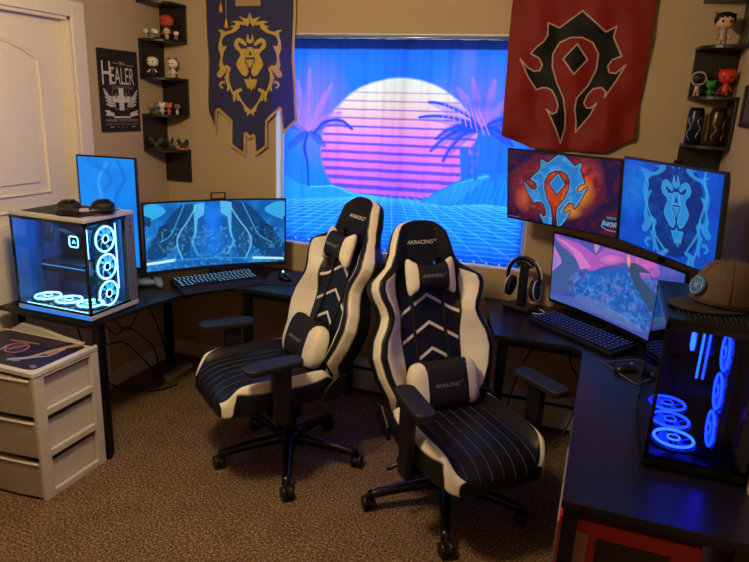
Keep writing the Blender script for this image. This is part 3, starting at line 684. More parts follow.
# --- left curved wide screen
U = thing
qU = [(142.5, 203), (284, 199), (282.5, 256), (147, 271)]
A = Art(300, 140, qU, (10, 92, 176)); K = lambda P: T(130, 180, 3.5111, P)
A.noise(26, (30, 140, 225), .7, .4, .7, 8)
for side in (0, 1):
    mir = (lambda P: P) if side == 0 else (lambda P: [(610-x*1.02, y-(x-300)*.0-8) for x, y in P])
    A.poly(K(mir(catmull([(45,90),(90,80),(130,110),(60,140)], 4, True))), (60, 190, 245), .7)
    A.poly(K(mir([(45,120),(75,130),(70,160),(45,165)])), (8, 50, 96), .9)
    A.poly(K(mir([(190,85),(245,80),(225,140),(180,215),(130,270),(60,280),(60,240),(100,180),(150,120)])), (10, 62, 112), .9)
    A.poly(K(mir([(100,165),(140,150),(150,190),(110,215)])), (8, 50, 96), .8)
    A.poly(K(mir([(225,95),(255,90),(230,200),(215,270),(190,270),(180,220),(200,150)])), (12, 76, 132), .95)
    A.stroke(K(mir(catmull([(245,90),(215,140),(180,190),(175,230),(195,275)], 5))), (110, 214, 255), 1.3, a=.75)
    A.stroke(K(mir(catmull([(200,85),(180,130),(150,190),(110,215)], 5))), (70, 170, 230), 1.1, a=.7)
    A.poly(K(mir([(235,85),(275,78),(272,120),(250,135),(245,180),(225,240),(238,180)])), (96, 200, 250), .75)
    for k_ in range(6): A.blob(*K(mir([(228+k_*4, 215+k_*8)]))[0], 2, 2, (90, 200, 250), .6)
A.blob(*K([(305,150)])[0], 10, 34, (20, 120, 245), .9, .8); A.blob(*K([(305,240)])[0], 16, 12, (24, 130, 240), .6)
A.noise(5, (120, 220, 255), .3, .55, .8, 9, np.clip((275-A.PY*0-A.PY)/1, 0, 1)*(A.PY > 225))
A.stroke(K([(58,292),(110,286),(165,278)]), (190, 250, 255), 2.6, a=.95); A.stroke(K([(165,279),(300,268),(440,262)]), (40, 150, 220), 1.4, a=.8); A.stroke(K([(440,262),(530,258)]), (190, 250, 255), 2.4, a=.9)
SCR = mat_art('screen_glow', 'screen', es=1.0)
monitor('curved ultrawide monitor showing a misty blue mirrored cavern, in the left desk corner', -1.896, 2.815, .944, .848, 0, .755, .362, A, SCR, curve=.04, chin=.06)
# webcam clip on top
wc = thing('webcam', 'small dark rectangular webcam bracket standing on top of the curved left monitor', 'webcam', (-1.905, 2.842, 1.1262), .848)
w = MB()
for a in ((-.04, -.033, 0, .036), (.033, .04, 0, .036), (-.033, .033, .031, .036), (-.033, .033, 0, .005)): w.box(a[0], a[1], -.006, .006, a[2], a[3])
w.build('bracket', BLK, wc, bevel=.001)
MB().box(-.02, .02, -.004, .012, 0, .004).build('clip', BLK, wc)
# --- left portrait screen
A = Art(90, 150, [(81, 161), (136, 158.5), (142, 267), (91, 285)], (16, 140, 246)); A.noise(24, (6, 112, 222), .55, .35, .7, 12)
A.stroke(catmull([(112,165),(104,185),(108,205),(118,225),(112,260)], 6), (70, 176, 252), 2.5, a=.5); A.stroke(catmull([(122,162),(128,180),(120,205),(126,240)], 6), (4, 96, 200), 3, a=.5)
A.stroke(catmull([(98,170),(108,172),(116,182),(110,196)], 6), (6, 100, 206), 2.5, a=.5)
monitor('tall portrait monitor with a plain sky blue picture, standing behind the white computer', -2.318, 2.5, 1.062, .171, 0, .32, .56, A, SCR, stand='foot')
# --- upper left of the right desk : emblem screen
qA = [(509.5, 151.5), (621.5, 158), (617, 237), (508, 218)]
A = Art(260, 160, qA, (34, 18, 62)); K = lambda P: T(495, 140, 5.617, P)
A.blob(*K([(345,270)])[0], 52, 36, (196, 62, 30), .95, .75); A.blob(*K([(500,200)])[0], 22, 26, (196, 60, 40), .8, .8)
A.noise(14, (90, 20, 40), .85, .42, .68, 21); A.blob(*K([(480,290)])[0], 16, 18, (240, 150, 40), .85, .9); A.blob(*K([(420,400)])[0], 14, 9, (240, 150, 40), .8, .9); A.blob(*K([(345,330)])[0], 13, 22, (206, 70, 40), .7, .8)
A.blob(*K([(160,330)])[0], 10, 16, (226, 104, 60), .6, 1); A.noise(7, (250, 150, 70), .35, .6, .85, 22, np.clip(1-np.hypot((A.PX-556)/52, (A.PY-188)/36), 0, 1)*1.6)
HA = K([((x-300)*.95+347, (y-208)*1.02+243) for x, y in HORDE]); HD = K([((x-300)*.95+347, (y-208)*1.02+243) for x, y in HDIA])
for P in (HA, HD):
    A.stroke(P, (30, 22, 44), 3.2, True, a=.9)
    A.poly(P, (36, 122, 200)); A.stroke(P, (110, 196, 240), .9, True, a=.8)
A.noise(9, (90, 180, 235), .5, .5, .75, 24, A.mask(HA))
for P in (HA, HD): A.stroke([(x+.5, y+.7) for x, y in P], (16, 50, 110), .6, True, a=.6)
A.text('WORLD OF', 612.5, 217.5, 10, (120, 200, 240), slope=.12, h=2.4); A.text('WARCRAFT', 611.5, 224, 17, (160, 220, 250), slope=.14, h=5)
A.stroke([(601+4, 219.5), (602, 226), (607, 229.5), (619, 232)], (90, 170, 220), .8, a=.8)
A.stroke(K([(75,432),(130,440)]), (130, 120, 150), .7, a=.7)
monitor('upper monitor showing a blue horned emblem on fiery red, above the right desk', -.182, 2.871, 1.314, -.487, .148, .56, .33, A, mat_art('screen_glow_red', 'screen', es=.9), stand='arm')
# --- upper right : lion screen
qB = [(626, 157.5), (724.5, 175), (712, 275), (620.5, 238)]
A = Art(240, 170, qB, (6, 82, 214)); K = lambda P: T(610, 150, 4.683, P)
A.noise(30, (4, 58, 176), .6, .4, .7, 31); A.blob(*K([(120,170)])[0], 18, 34, (24, 140, 236), .7, .9)
A.poly(K(catmull([(300,60),(230,75),(185,130),(175,220),(185,330),(215,430),(270,490),(330,500),(385,470),(425,390),(435,290),(430,180),(400,100)], 5, True)), (8, 40, 110), .9)
A.noise(10, (10, 86, 176), .6, .5, .75, 32)
def LB(P): return K([(312+(x-375)*.456, 120+(y-265)*.606+(x-375)*.456*.16) for x, y in P])
for P in LION[:12]:
    Q = K([(312+(x-375)*.52, 128+(y-265)*.66+(x-375)*.5*.16) for x, y in P]); A.poly(Q, (46, 150, 226), .85)
for P in LION[12:]: A.poly(LB(P), (38, 146, 226), .95); A.stroke(LB(P), (110, 206, 250), .5, True, a=.6)
for P in LDARK: A.poly(LB(P), (8, 40, 110))
A.stroke(LB(_b([(342,0),(362,45),(378,85),(378,150)])), (8, 40, 110), .7); A.stroke(LB(_b([(414,0),(398,45),(378,85)])), (8, 40, 110), .7)
for sg in (-1, 1): A.stroke(K(catmull([(312+sg*150-10, 90+sg*10), (312+sg*130, 150), (312+sg*140, 230), (312+sg*110, 330), (312+sg*95, 400), (312+sg*50, 470)], 6)), (60, 170, 240), 1.6, a=.7)
monitor('upper monitor showing a blue lion crest, mounted right above the right desk', .208, 2.411, 1.33, -1.04, .084, .56, .33, A, mat_art('screen_glow_blue', 'screen', es=.85), stand='arm')
# --- lower right desk : curved wide screen
qC = [(557.5, 233.5), (690, 273), (672, 347), (553, 299)]
A = Art(300, 150, qC, (66, 84, 178)); K = lambda P: T(540, 225, 4.686, P)
A.noise(40, (84, 96, 200), .6, .4, .7, 41); A.noise(8, (120, 110, 220), .3, .5, .8, 46)
A.poly(K(catmull([(80,45),(150,60),(260,80),(330,110),(440,130),(560,180),(560,240),(470,240),(400,180),(300,200),(230,220),(170,160),(110,100)], 4, True)), (196, 100, 206), .9)
A.poly(K([(85,48),(190,90),(265,150),(300,110),(380,120),(300,85),(180,60)]), (58, 90, 190), .85)
A.poly(K([(90,62),(125,75),(190,130),(240,205),(190,215),(160,130)]), (236, 140, 214), .8)
A.blob(*K([(330,165)])[0], 15, 7, (240, 130, 200), .9, .8); A.stroke(K(catmull([(270,165),(320,140),(390,150),(400,180),(330,195),(285,180)], 5, True)), (120, 90, 200), 1.2, a=.7)
A.blob(*K([(505,190)])[0], 13, 6, (236, 110, 196), .8, .8); A.poly(K([(255,90),(285,85),(275,120),(260,140)]), (244, 150, 200), .8)
A.poly(K([(78,90),(135,118),(178,190),(155,260),(140,312),(66,328),(66,215),(108,180),(78,140)]), (70, 100, 160), .97); A.poly(K([(76,95),(108,165),(108,185),(70,222),(72,160)]), (222, 130, 222), .9); A.poly(K([(74,140),(104,175),(72,212)]), (150, 140, 220), .9)
A.poly(K(catmull([(150,320),(200,250),(240,220),(330,215),(420,210),(480,270),(510,360),(490,470),(400,440),(300,390),(230,350)], 5, True)), (34, 104, 202), .95)
A.noise(12, (90, 150, 235), .55, .5, .75, 42, A.mask(K([(140,230),(560,200),(560,520),(140,340)]))); A.noise(7, (28, 64, 150), .6, .55, .8, 43, A.mask(K([(140,230),(560,200),(560,520),(140,340)])))
A.blob(*K([(245,265)])[0], 9, 8, (30, 110, 214), .9, .5); A.blob(*K([(360,300)])[0], 4, 3, (200, 90, 180), .45); A.blob(*K([(435,385)])[0], 4, 3, (190, 110, 210), .5); A.blob(*K([(300,345)])[0], 7, 4, (190, 110, 200), .4)
A.noise(5, (130, 180, 245), .5, .55, .8, 44, A.mask(K([(160,240),(560,220),(560,520),(150,320)]))); A.noise(4, (20, 50, 130), .5, .6, .8, 45, A.mask(K([(160,240),(560,220),(560,520),(150,320)])))
A.poly(K([(170,330),(260,350),(400,430),(490,490),(420,480),(250,410),(150,370)]), (110, 140, 200), .5); A.poly(K([(60,325),(160,345),(230,400),(300,430),(60,350)]), (80, 110, 190), .8)
A.poly(K(catmull([(418,190),(440,180),(480,195),(520,228),(470,225),(480,260),(520,300),(560,360),(580,440),(560,450),(500,380),(440,280),(420,230)], 4, True)), (58, 84, 118), .97)
A.blob(*K([(417,172)])[0], 2.2, 8, (255, 190, 90), 1, .7); A.blob(*K([(460,168)])[0], 1.8, 4, (240, 160, 150), .7)
A.blob(*K([(620,215)])[0], 20, 8, (110, 110, 210), .8)
monitor('curved wide monitor showing a pink and blue dragon landscape, standing below the two mounted screens', .083, 2.86, .917, -.817, .056, .78, .345, A, mat_art('screen_glow_pink', 'screen', es=.8), curve=.03, chin=.05)

# monitor pole with two arms in the right corner
ma = thing('monitor_arm', 'black twin monitor arm pole clamped at the back of the right desk', 'monitor arm', (.28, 3.02, DZT))
w = MB(); w.cyl((0, 0, .02), (0, 0, .78), .017); w.build('pole', BLKM, ma)
MB().box(-.05, .05, -.05, .05, 0, .02).build('clamp', BLKM, ma, bevel=.004)
def armseg(p, q):
    w = MB(); w.tube([p, q], .014, 10); w.tube([(q[0], q[1], q[2]-.03), (q[0], q[1], q[2]+.03)], .02, 12); return w
rA = Vector((-.182, 2.871, 1.314))-Vector((.28, 3.02, DZT)); nA = Vector((sin(-.487)*-1, cos(-.487), 0))
rB = Vector((.208, 2.411, 1.33))-Vector((.28, 3.02, DZT)); nB = Vector((sin(1.04), cos(1.04), 0))
eA = rA+Vector((sin(.487), cos(.487), .148))*.062; eB = rB+Vector((sin(1.04), cos(1.04), .084))*.067
for r_, e_ in ((rA, eA), (rB, eB)):
    mid = Vector((e_.x*.5+(.02 if e_ is eB else -.05), e_.y*.5+.03, e_.z)); 
    w = MB(); w.tube([(0, 0, e_.z), tuple(mid), tuple(e_)], .014, 10); o = w.build('arm', BLKM, ma)
    ang = math.atan2((e_-r_).y, (e_-r_).x); Mx = Matrix.Translation(e_)@Matrix.Rotation(ang, 4, 'Z')
    MB().box(-.018, -.006, -.05, .05, -.05, .05, Mx).build('mount_plate', BLKM, o)

# ================================================================== KEYBOARDS, MICE, PAD
def keyboard(label, x, y, rz, W_, D_, keycol, glow, es, rest=True):
    t = thing('keyboard', label, 'keyboard', (x, y, DZT), rz); sl_ = .10
    w = MB(); w.prism([(-D_/2, 0), (D_/2, 0), (D_/2, .032), (-D_/2, .018)], -W_/2, W_/2, 'x'); w.build('case', BLK, t, bevel=.004)
    if rest: w = MB(); w.prism([(-D_/2-.065, 0), (-D_/2-.001, 0), (-D_/2-.001, .017), (-D_/2-.05, .014), (-D_/2-.065, .005)], -W_/2, W_/2, 'x'); w.build('wrist_rest', RUB, t, bevel=.003)
    rows = 6; pit = (D_-.02)/rows; km = mat('key_%02x%02x%02x' % keycol, keycol, .5); gm = mat('keyglow_%02x%02x%02x' % glow, (20, 20, 30), .5, emit=glow, es=es)
    K_ = MB(); G = MB(); cols = int((W_-.02)/pit)
    for r in range(rows):
        yy = -D_/2+.012+r*pit; zz = .018+(yy+D_/2)/D_*.014; x0 = -W_/2+.012; c = 0
        while x0 < W_/2-.014:
            wd = pit*(6 if (r == 0 and c == 3) else (1.5 if c == 0 and r < 4 else 1)); wd = min(wd, W_/2-.01-x0)
            if wd > pit*.6:
                K_.box(x0, x0+wd-.003, yy, yy+pit-.003, zz, zz+.008)
                if not (wd > pit*3): G.box(x0+wd*.3-.0015, x0+wd*.7-.0015, yy+pit*.3, yy+pit*.62, zz+.008, zz+.0086)
            x0 += wd; c += 1
    K_.build('keys', km, t)
    G.build('key_legends', gm, t)
    w = MB(); w.box(-W_/2+.01, W_/2-.01, -D_/2+.008, D_/2-.008, .017, .0185, Matrix.Rotation(math.atan2(.014, D_), 4, 'X')); 
    return t
keyboard('black keyboard with icy blue lit keys and wrist rest, under the curved left monitor', -1.875, 2.765, rad(56), .455, .15, (22, 26, 36), (130, 200, 255), .9)
keyboard('black keyboard with dim violet blue keys on the right desk under the pink screen', -.02, 2.815, rad(-39.5), .48, .16, (20, 20, 28), (70, 90, 230), .35, rest=False)
def mouse(label, x, y, rz, c, wheel, es):
    t = thing('computer_mouse', label, 'mouse', (x, y, DZT+.004 if x > -.5 else DZT+.0045), rz)
    w = MB(); w.ball((0, 0, .0), .032, .058, .038, 18, 12, .85); V = [(v[0], v[1], max(0, v[2])) for v in w.V]; w.V = V; w.build('shell', c, t)
    w = MB(); w.tube([(0, .035+.004*cos(a) - .01, .036+.004*sin(a)) for a in (0, 1, 2, 3)], .004, 8); w.build('scroll_wheel', mat('wheel_glow_%02x%02x%02x' % wheel, (20, 20, 20), .4, emit=wheel, es=es), t)
    return t
pl = thing('mouse_pad', 'dark cloth mouse pad lying right of the blue lit keyboard', 'mouse pad', (-1.57, 3.03, DZT), rad(20))
MB().prism(rrect(-.13, .12, -.14, .12, .012), 0, .004).build('mat', mat('pad_cloth', (26, 30, 42), .9), pl)
mouse('black mouse with a pale blue lit top, on the pad right of the left keyboard', -1.585, 2.985, rad(50), BLKG, (190, 240, 255), 3)
pad = thing('mouse_pad', 'dark mouse pad with pale stitched edge in front of the right keyboard', 'mouse pad', (.205, 2.352, DZT), rad(-55.5))
# local x runs back along the long visible edge (to upper left), local y to the right
P = rrect(-.215, 0, 0, .175, .01)
MB().prism(P, 0, .0035).build('mat', mat('pad_cloth_dark', (18, 17, 28), .85), pad)
w = MB(); w.tube([(p[0], p[1], .0032) for p in P], .0014, 6, closed=True); w.build('stitched_edge', mat('pad_thread', (110, 112, 150), .7), pad)
mo = mouse('small black mouse on the stitched pad beside the black computer', .17, 2.47, rad(-60), BLK, (70, 90, 200), .6); mo.scale = (.8, .8, .8)

# game controller
gc = thing('game_controller', 'grey game controller lying on the left desk below the curved monitor', 'game controller', (-2.15, 2.545, DZT+.0005), rad(35))
gm_ = mat('controller_grey', (112, 136, 146), .45)
w = MB(); w.ball((0, 0, .022), .05, .03, .018, 16, 9, .8)
for s in (-1, 1): w.tube([(s*.035, .01, .024), (s*.058, -.01, .022), (s*.07, -.05, .016), (s*.068, -.062, .014)], [.022, .024, .017, .01], 12)
w.build('shell', gm_, gc)
for s, y in ((-1, .012), (1, -.008)): MB().lathe([(.008, .03), (.005, .042), (.011, .046), (.01, .05)], (s*.028, y, 0), 14).build('thumbstick', BLK, gc)
w = MB()
for dx, dy in ((.008, 0), (-.008, 0), (0, .008), (0, -.008)): w.lathe([(.0035, .036), (.0035, .043)], (.048+dx, .014+dy, 0), 8)
w.build('buttons', BLK, gc)

# ================================================================== PC TOWERS
GLS = mat_glass('case_glass', (225, 235, 245)); GLR = mat_glass('case_glass_dark', (165, 172, 190), ior=1.36)
def fan(parent, M_, R, ring_m, blade_m, frame_m):
    """fan part with glowing ring, hub and blades as sub-parts; local axis = z"""
    w = MB()
    pts = rrect(-R*1.08, R*1.08, -R*1.08, R*1.08, R*.2, 3)
    w.tube([M_@Vector((R*1.12*cos(a), R*1.12*sin(a), -.008)) for a in np.linspace(0, 2*pi, 29)[:-1]], .006, 6, closed=True)
    for k_ in range(4):
        a = pi/4+k_*pi/2; w.tube([M_@Vector((0, 0, -.016)), M_@Vector((R*1.12*cos(a), R*1.12*sin(a), -.016))], .0035, 6)
    f = w.build('fan', frame_m, parent)
    w = MB(); w.tube([M_@Vector((R*.96*cos(a), R*.96*sin(a), .004)) for a in np.linspace(0, 2*pi, 37)[:-1]], R*.075, 8, closed=True); w.build('light_ring', ring_m, f)
    w = MB(); w.tube([M_@Vector((R*.3*cos(a), R*.3*sin(a), .006)) for a in np.linspace(0, 2*pi, 21)[:-1]], R*.05, 6, closed=True); w.build('hub_ring', ring_m, f)
    w = MB(); w.lathe([(R*.27, -.01), (R*.27, .006), (R*.2, .009)], n=18, M=M_)
    w.build('hub', frame_m, f)
    w = MB()
    for k_ in range(7):
        a = k_*2*pi/7; n = 5; V = []
        for i in range(n+1):
            r = R*(.27+.6*i/n); sw = .35*i/n; wd = .34+.05*i
            V += [(r*cos(a+sw), r*sin(a+sw), .001), (r*cos(a+sw+wd*.75), r*sin(a+sw+wd*.75), -.010)]
        F = [(2*i, 2*i+1, 2*i+3, 2*i+2) for i in range(n)]
        V = [M_@Vector(v) for v in V]; V2 = [v+M_.to_3x3()@Vector((0, 0, .0012)) for v in V]; k0 = len(V)
        F2 = [tuple(j+k0 for j in f_[::-1]) for f_ in F]
        loop = [2*i for i in range(n+1)]+[2*i+1 for i in range(n, -1, -1)]
        FS = [(loop[i], loop[(i+1) % len(loop)], loop[(i+1) % len(loop)]+k0, loop[i]+k0) for i in range(len(loop))]
        w.add(V+V2, F+F2+FS)
    w.build('blades', blade_m, f)
    return f
# ---- white tower, left
PX0, PX1, PYa, PYb, PH = -2.392, -1.982, 1.99, 2.285, .447
p1 = thing('computer_tower', 'white framed glass computer tower glowing icy blue, on the left desk end', 'computer', (PX0, PYa, DZT)); Wd, Dp = PX1-PX0, PYb-PYa
CW = mat('case_white', (200, 198, 196), .35, metal=.2); AL = mat('case_alu', (120, 122, 136), .4, metal=.4)
DK = mat('case_dark_interior', (14, 20, 32), .45); GLOWC = mat('led_ring_ice', (200, 240, 255), .4, emit=(150, 236, 255), es=4.2)
BLD = mat('blade_ice', (150, 200, 235), .3, emit=(30, 150, 230), es=1.1)
w = MB(); w.box(.015, Wd-.01, .01, Dp-.01, 0, .008); w.build('feet_rail', BLK, p1)
w = MB(); w.box(0, Wd, 0, Dp, .008, .03); w.build('bottom_frame', CW, p1, bevel=.002)
w = MB(); w.box(0, Wd, 0, Dp, PH-.016, PH); w.build('top_frame', CW, p1, bevel=.002)
MB().box(.04, Wd-.05, .03, Dp-.03, PH, PH+.003).build('top_mesh', mat('mesh_dark', (44, 40, 42), .7, noise=.5, nscale=300), p1)
w = MB(); w.box(0, .008, 0, .008, .03, PH-.016); w.box(Wd-.01, Wd, 0, .010, .03, PH-.016); w.box(0, Wd, 0, .004, PH-.028, PH-.016); w.box(0, Wd, 0, .004, .03, .04)
w.box(Wd-.004, Wd, 0, Dp-.05, PH-.028, PH-.016); w.box(Wd-.004, Wd, 0, Dp-.05, .03, .04); w.build('glass_edging', BLKG, p1)
MB().box(.0065, .014, Dp-.05, Dp-.005, .03, PH-.016).build('corner_post', BLKG, p1)
MB().box(Wd-.012, Wd, Dp-.052, Dp, .03, PH-.016).build('front_strip', AL, p1, bevel=.002)
w = MB()
for z in (.38, .355, .335, .41): w.lathe([(.004, 0), (.004, .003)], n=10, M=Matrix.Translation((Wd, Dp-.028, z))@Matrix.Rotation(pi/2, 4, 'Y'))
w.build('ports', BLK, p1)
MB().box(.008, Wd-.01, .0012, .0032, .04, PH-.028).build('side_glass', GLS, p1)
MB().box(Wd-.0032, Wd-.0012, .01, Dp-.052, .04, PH-.028).build('front_glass', GLS, p1)
MB().box(0, .006, .004, Dp, .03, PH-.016).build('rear_panel', mat('inner_blue_panel', (44, 80, 130), .5), p1)
MB().box(.006, Wd-.012, Dp-.07, Dp-.066, .03, PH-.016).build('motherboard_tray', mat('inner_blue_panel', (44, 80, 130), .5), p1)
MB().box(.006, Wd-.012, Dp-.004, Dp, .03, PH-.016).build('back_panel', CW, p1)
yb = Dp-.07
MB().box(.05, .31, yb-.012, yb, .09, .40).build('motherboard', DK, p1, bevel=.002)
blk = MB().prism(rrect(.135, .215, .26, .335, .012), yb-.055, yb-.012, 'y').build('cpu_block', BLKG, p1)
w = MB(); w.tube([(x, yb-.0555, z) for x, z in rrect(.15, .2, .273, .322, .012)], .003, 6, closed=True); w.build('cpu_ring', GLOWC, blk)
w = MB(); w.tube([(.168, yb-.056, .29), (.176, yb-.056, .305), (.184, yb-.056, .29)], .002, 6); w.build('cpu_mark', GLOWC, blk)
for i in range(4):
    s_ = MB().box(.232+i*.013, .24+i*.013, yb-.05, yb-.012, .225, .36).build('memory_stick', mat('ram_body', (30, 50, 80), .4), p1)
    if i < 2: MB().box(.233+i*.013, .239+i*.013, yb-.053, yb-.05, .225, .36).build('memory_light', GLOWC, s_)
g = MB().box(.05, .315, yb-.13, yb-.014, .165, .215).build('graphics_card', DK, p1, bevel=.004)
MB().box(.06, .3, yb-.1315, yb-.13, .196, .2).build('card_light', mat('led_dim', (40, 120, 180), .4, emit=(60, 170, 240), es=1.2), g)
for k_ in range(2): MB().tube(catmull([(.16+.03*k_, yb-.055, .33), (.11+.03*k_, yb-.1, .36), (.07+.03*k_, yb-.11, .30), (.075+.03*k_, yb-.1, .40), (.1, yb-.08, PH-.03)], 6), .006, 8).build('coolant_hose', RUB, p1)
w = MB(); w.box(.18, .3, yb-.16, yb-.02, .03, .032); 
w = MB(); w.box(.31, .345, yb-.03, yb, .04, .41); w.build('cable_cover', DK, p1)
for i in range(3): fan(p1, Matrix.Translation((.085+.122*i, .085, .05)), .056, GLOWC, BLD, BLK)
for i in range(3): fan(p1, Matrix.Translation((Wd-.028, .137, .095+.123*i))@Matrix.Rotation(pi/2, 4, 'Y'), .057, GLOWC, BLD, BLK)
MB().box(.03, Wd-.04, .02, .024, .031, .034).build('light_strip', GLOWC, p1)
MB().box(.022, Wd-.004, -.002, 0, .010, .028).build('lower_glass_glow', mat('painted_glow_blue', (60, 130, 190), .4, emit=(16, 110, 220), es=.9, noise=.3, nscale=40), p1)  # added emissive strip, imitates blue light showing through the lower glass
MB().box(Wd-.03, Wd-.026, yb-.022, yb-.018, .1, .40).build('light_strip', GLOWC, p1)

# ---- black tower, right
QX0, QX1, QYa, QYb, QH = .202, .456, 1.76, 2.18, .447
p2 = thing('computer_tower', 'black glass computer tower with deep blue fans, at the right end of the right desk', 'computer', (QX0, QYa, DZT)); Wq, Dq = QX1-QX0, QYb-QYa
GB = mat('led_ring_blue', (60, 120, 255), .4, emit=(10, 38, 255), es=32); GBW = mat('led_ring_pale', (140, 190, 255), .4, emit=(28, 66, 255), es=30); BLB = mat('blade_blue', (30, 70, 200), .35, emit=(5, 24, 235), es=18)
w = MB(); w.box(.01, Wq-.01, .01, Dq-.01, 0, .008); w.build('feet_rail', BLK, p2)
MB().box(0, Wq, 0, Dq, .008, .03).build('bottom_frame', BLKM, p2, bevel=.002)
MB().box(0, Wq, 0, Dq, PH-.016, PH).build('top_frame', BLKM, p2, bevel=.002)
w = MB()
for i in range(30):
    for j in range(16): w.box(.03+j*.0125, .036+j*.0125, .03+i*.0125, .036+i*.0125, PH, PH+.0012)
w.build('top_mesh', mat('mesh_black', (40, 38, 44), .5), p2)
w = MB(); w.box(0, .010, 0, .010, .03, PH-.016); w.box(Wq-.03, Wq, 0, .02, .03, PH-.016); w.box(0, .010, Dq-.04, Dq, .03, PH-.016)
w.box(0, Wq, 0, .004, PH-.03, PH-.016); w.box(0, Wq, 0, .004, .03, .044); w.box(0, .004, 0, Dq, PH-.03, PH-.016); w.box(0, .004, 0, Dq, .03, .044)
w.build('glass_edging', BLKG, p2)
MB().box(.01, Wq-.03, .0012, .0036, .044, PH-.03).build('front_glass', GLR, p2)
MB().box(.0012, .0036, .01, Dq-.04, .044, PH-.03).build('side_glass', GLR, p2)
DK2 = mat('case_black_interior', (8, 10, 18), .8, spec=.1)
MB().box(Wq-.006, Wq, .02, Dq, .03, PH-.016).build('side_panel', DK2, p2); MB().box(.004, Wq-.006, Dq-.006, Dq, .03, PH-.016).build('rear_panel', DK2, p2)
DK2 = mat('case_black_interior', (14, 18, 34), .5)
tr2 = MB().box(Wq-.04, Wq-.036, .15, Dq-.006, .03, PH-.016).build('motherboard_tray', DK2, p2)
g2 = MB().box(.07, .17, .17, .40, .17, .21).build('graphics_card', DK2, p2, bevel=.003)
c2 = MB().box(.11, .165, .2, .26, .29, .35).build('cpu_block', BLKG, p2, bevel=.004)
w = MB(); w.tube([(.105, .23+.022*cos(a), .32+.028*sin(a)) for a in np.linspace(0, 2*pi, 17)[:-1]], .0035, 6, closed=True); w.build('cpu_ring', GBW, c2)
for i in range(2):
    s_ = MB().box(.115+i*.016, .122+i*.016, .15, .158, .235, .38).build('memory_stick', DK2, p2); MB().box(.1155+i*.016, .1215+i*.016, .147, .15, .235, .38).build('memory_light', GB if i else mat('led_cyan', (60, 160, 255), .4, emit=(30, 110, 255), es=9.), s_)
for i in range(3): fan(p2, Matrix.Translation((.08, .085+.122*i, .062)), .055, GB if i else GBW, BLB, BLK)
for i in range(3): fan(p2, Matrix.Translation((Wq-.085, .075, .122+.114*i))@Matrix.Rotation(-pi/2, 4, 'Y'), .051, GB, BLB, BLK)
MB().box(.02, .14, .012, .016, .031, .0335).build('light_strip', GB, p2)

# ---- headset on white tower
hp = thing('headset', 'black headset lying flat on top of the white computer tower', 'headset', (-2.09, 2.12, DZT+.4505), rad(40))
for s in (-1, 1):
    c = MB().lathe([(.04, 0), (.048, .01), (.048, .034), (.038, .046)], (s*.068, 0, 0), 24).build('ear_cup', RUB, hp)
    MB().lathe([(.034, .0465), (.028, .055), (.01, .058)], (s*.068, 0, 0), 20).build('cup_plate', BLKG, c)
w = MB(); w.tube(catmull([(-.1, .02, .018), (-.105, -.05, .018), (-.06, -.085, .02), (0, -.095, .02), (.06, -.085, .02), (.105, -.05, .018), (.1, .02, .018)], 6), .0125, 10); w.build('headband', BLK, hp)
MB().box(-.018, .018, -.109, -.1, .022, .034).build('headband_badge', mat('badge_pale', (170, 170, 176), .4), hp)

# ---- cap on black tower
cp = thing('baseball_cap', 'brown baseball cap with a teal round patch, lying on the black computer tower', 'cap', (.362, 1.95, DZT+PH+.0015), rad(-60))
HB = mat('cap_brown', (84, 66, 54), .9, noise=.12, nscale=120, bump=.15); HK = mat('cap_bill', (36, 30, 28), .8)
V = []; F = []; n = 32; m_ = 12
for i in range(m_+1):
    a = i/m_*pi/2
    for k_ in range(n):
        b_ = 2*pi*k_/n; rr = cos(a)**.62 if i < m_ else .02
        V.append((.083*rr*cos(b_), .1*rr*sin(b_)*1.0, (.012+.118*sin(a)**.95)+(.008*sin(b_)**2 if i < 3 and sin(b_) < 0 else 0)))
for i in range(m_):
    for k_ in range(n): F.append((i*n+k_, i*n+(k_+1) % n, (i+1)*n+(k_+1) % n, (i+1)*n+k_))
F.append(tuple(m_*n+k_ for k_ in range(n))); F.append(tuple(range(n))[::-1])
mk('crown', V, F, HB, cp, smooth=True)
w = MB()
for k_ in range(3):
    b_ = pi/6+k_*pi/3; w.tube([(.0835*cos(a)**.62*cos(b_), .1005*cos(a)**.62*sin(b_), .0125+.118*sin(a)**.95) for a in np.linspace(.05, pi-.05, 26) if cos(a) > 0], .0012, 5)
    w.tube([(-.0835*cos(a)**.62*cos(b_), -.1005*cos(a)**.62*sin(b_), .0125+.118*sin(a)**.95) for a in np.linspace(.05, pi-.05, 26) if cos(a) > 0], .0012, 5)
w.build('seam', HB, cp)
MB().ball((0, 0, .131), .007, .007, .004, 12, 6).build('button', HB, cp)
V = []; F = []; nn = 20
for j, th in ((0, 0), (1, .0035)):
    for i in range(nn+1):
        a = pi+pi*i/nn; x = .082*cos(a)
        V += [(x, .085*sin(a), .0095+th+.004*(x/.08)**2*-1), (x*1.04, .165*sin(a)**1 * (abs(sin(a))**-.25 if abs(sin(a)) > .01 else 1)-.0, .0045+th-.003*(x/.08)**2)]
k0 = 2*(nn+1)
for i in range(nn): F += [(2*i, 2*i+1, 2*i+3, 2*i+2), (k0+2*i, k0+2*i+2, k0+2*i+3, k0+2*i+1), (2*i+1, k0+2*i+1, k0+2*i+3, 2*i+3)]
recalc(mk('bill', V, F, HK, cp, smooth=True))
ptc = MB()
Mp = Matrix.Translation((0, -.0955, .062))@Matrix.Rotation(rad(72), 4, 'X')
ptc.lathe([(.028, -.004), (.029, .003), (.026, .006)], n=24, M=Mp); pt = ptc.build('patch', mat('patch_teal', (40, 86, 136), .7), cp)
w = MB()
w.tube([Mp@Vector((.0225*cos(a), .0225*sin(a), .006)) for a in np.linspace(0, 2*pi, 25)[:-1]], .0018, 6, closed=True)
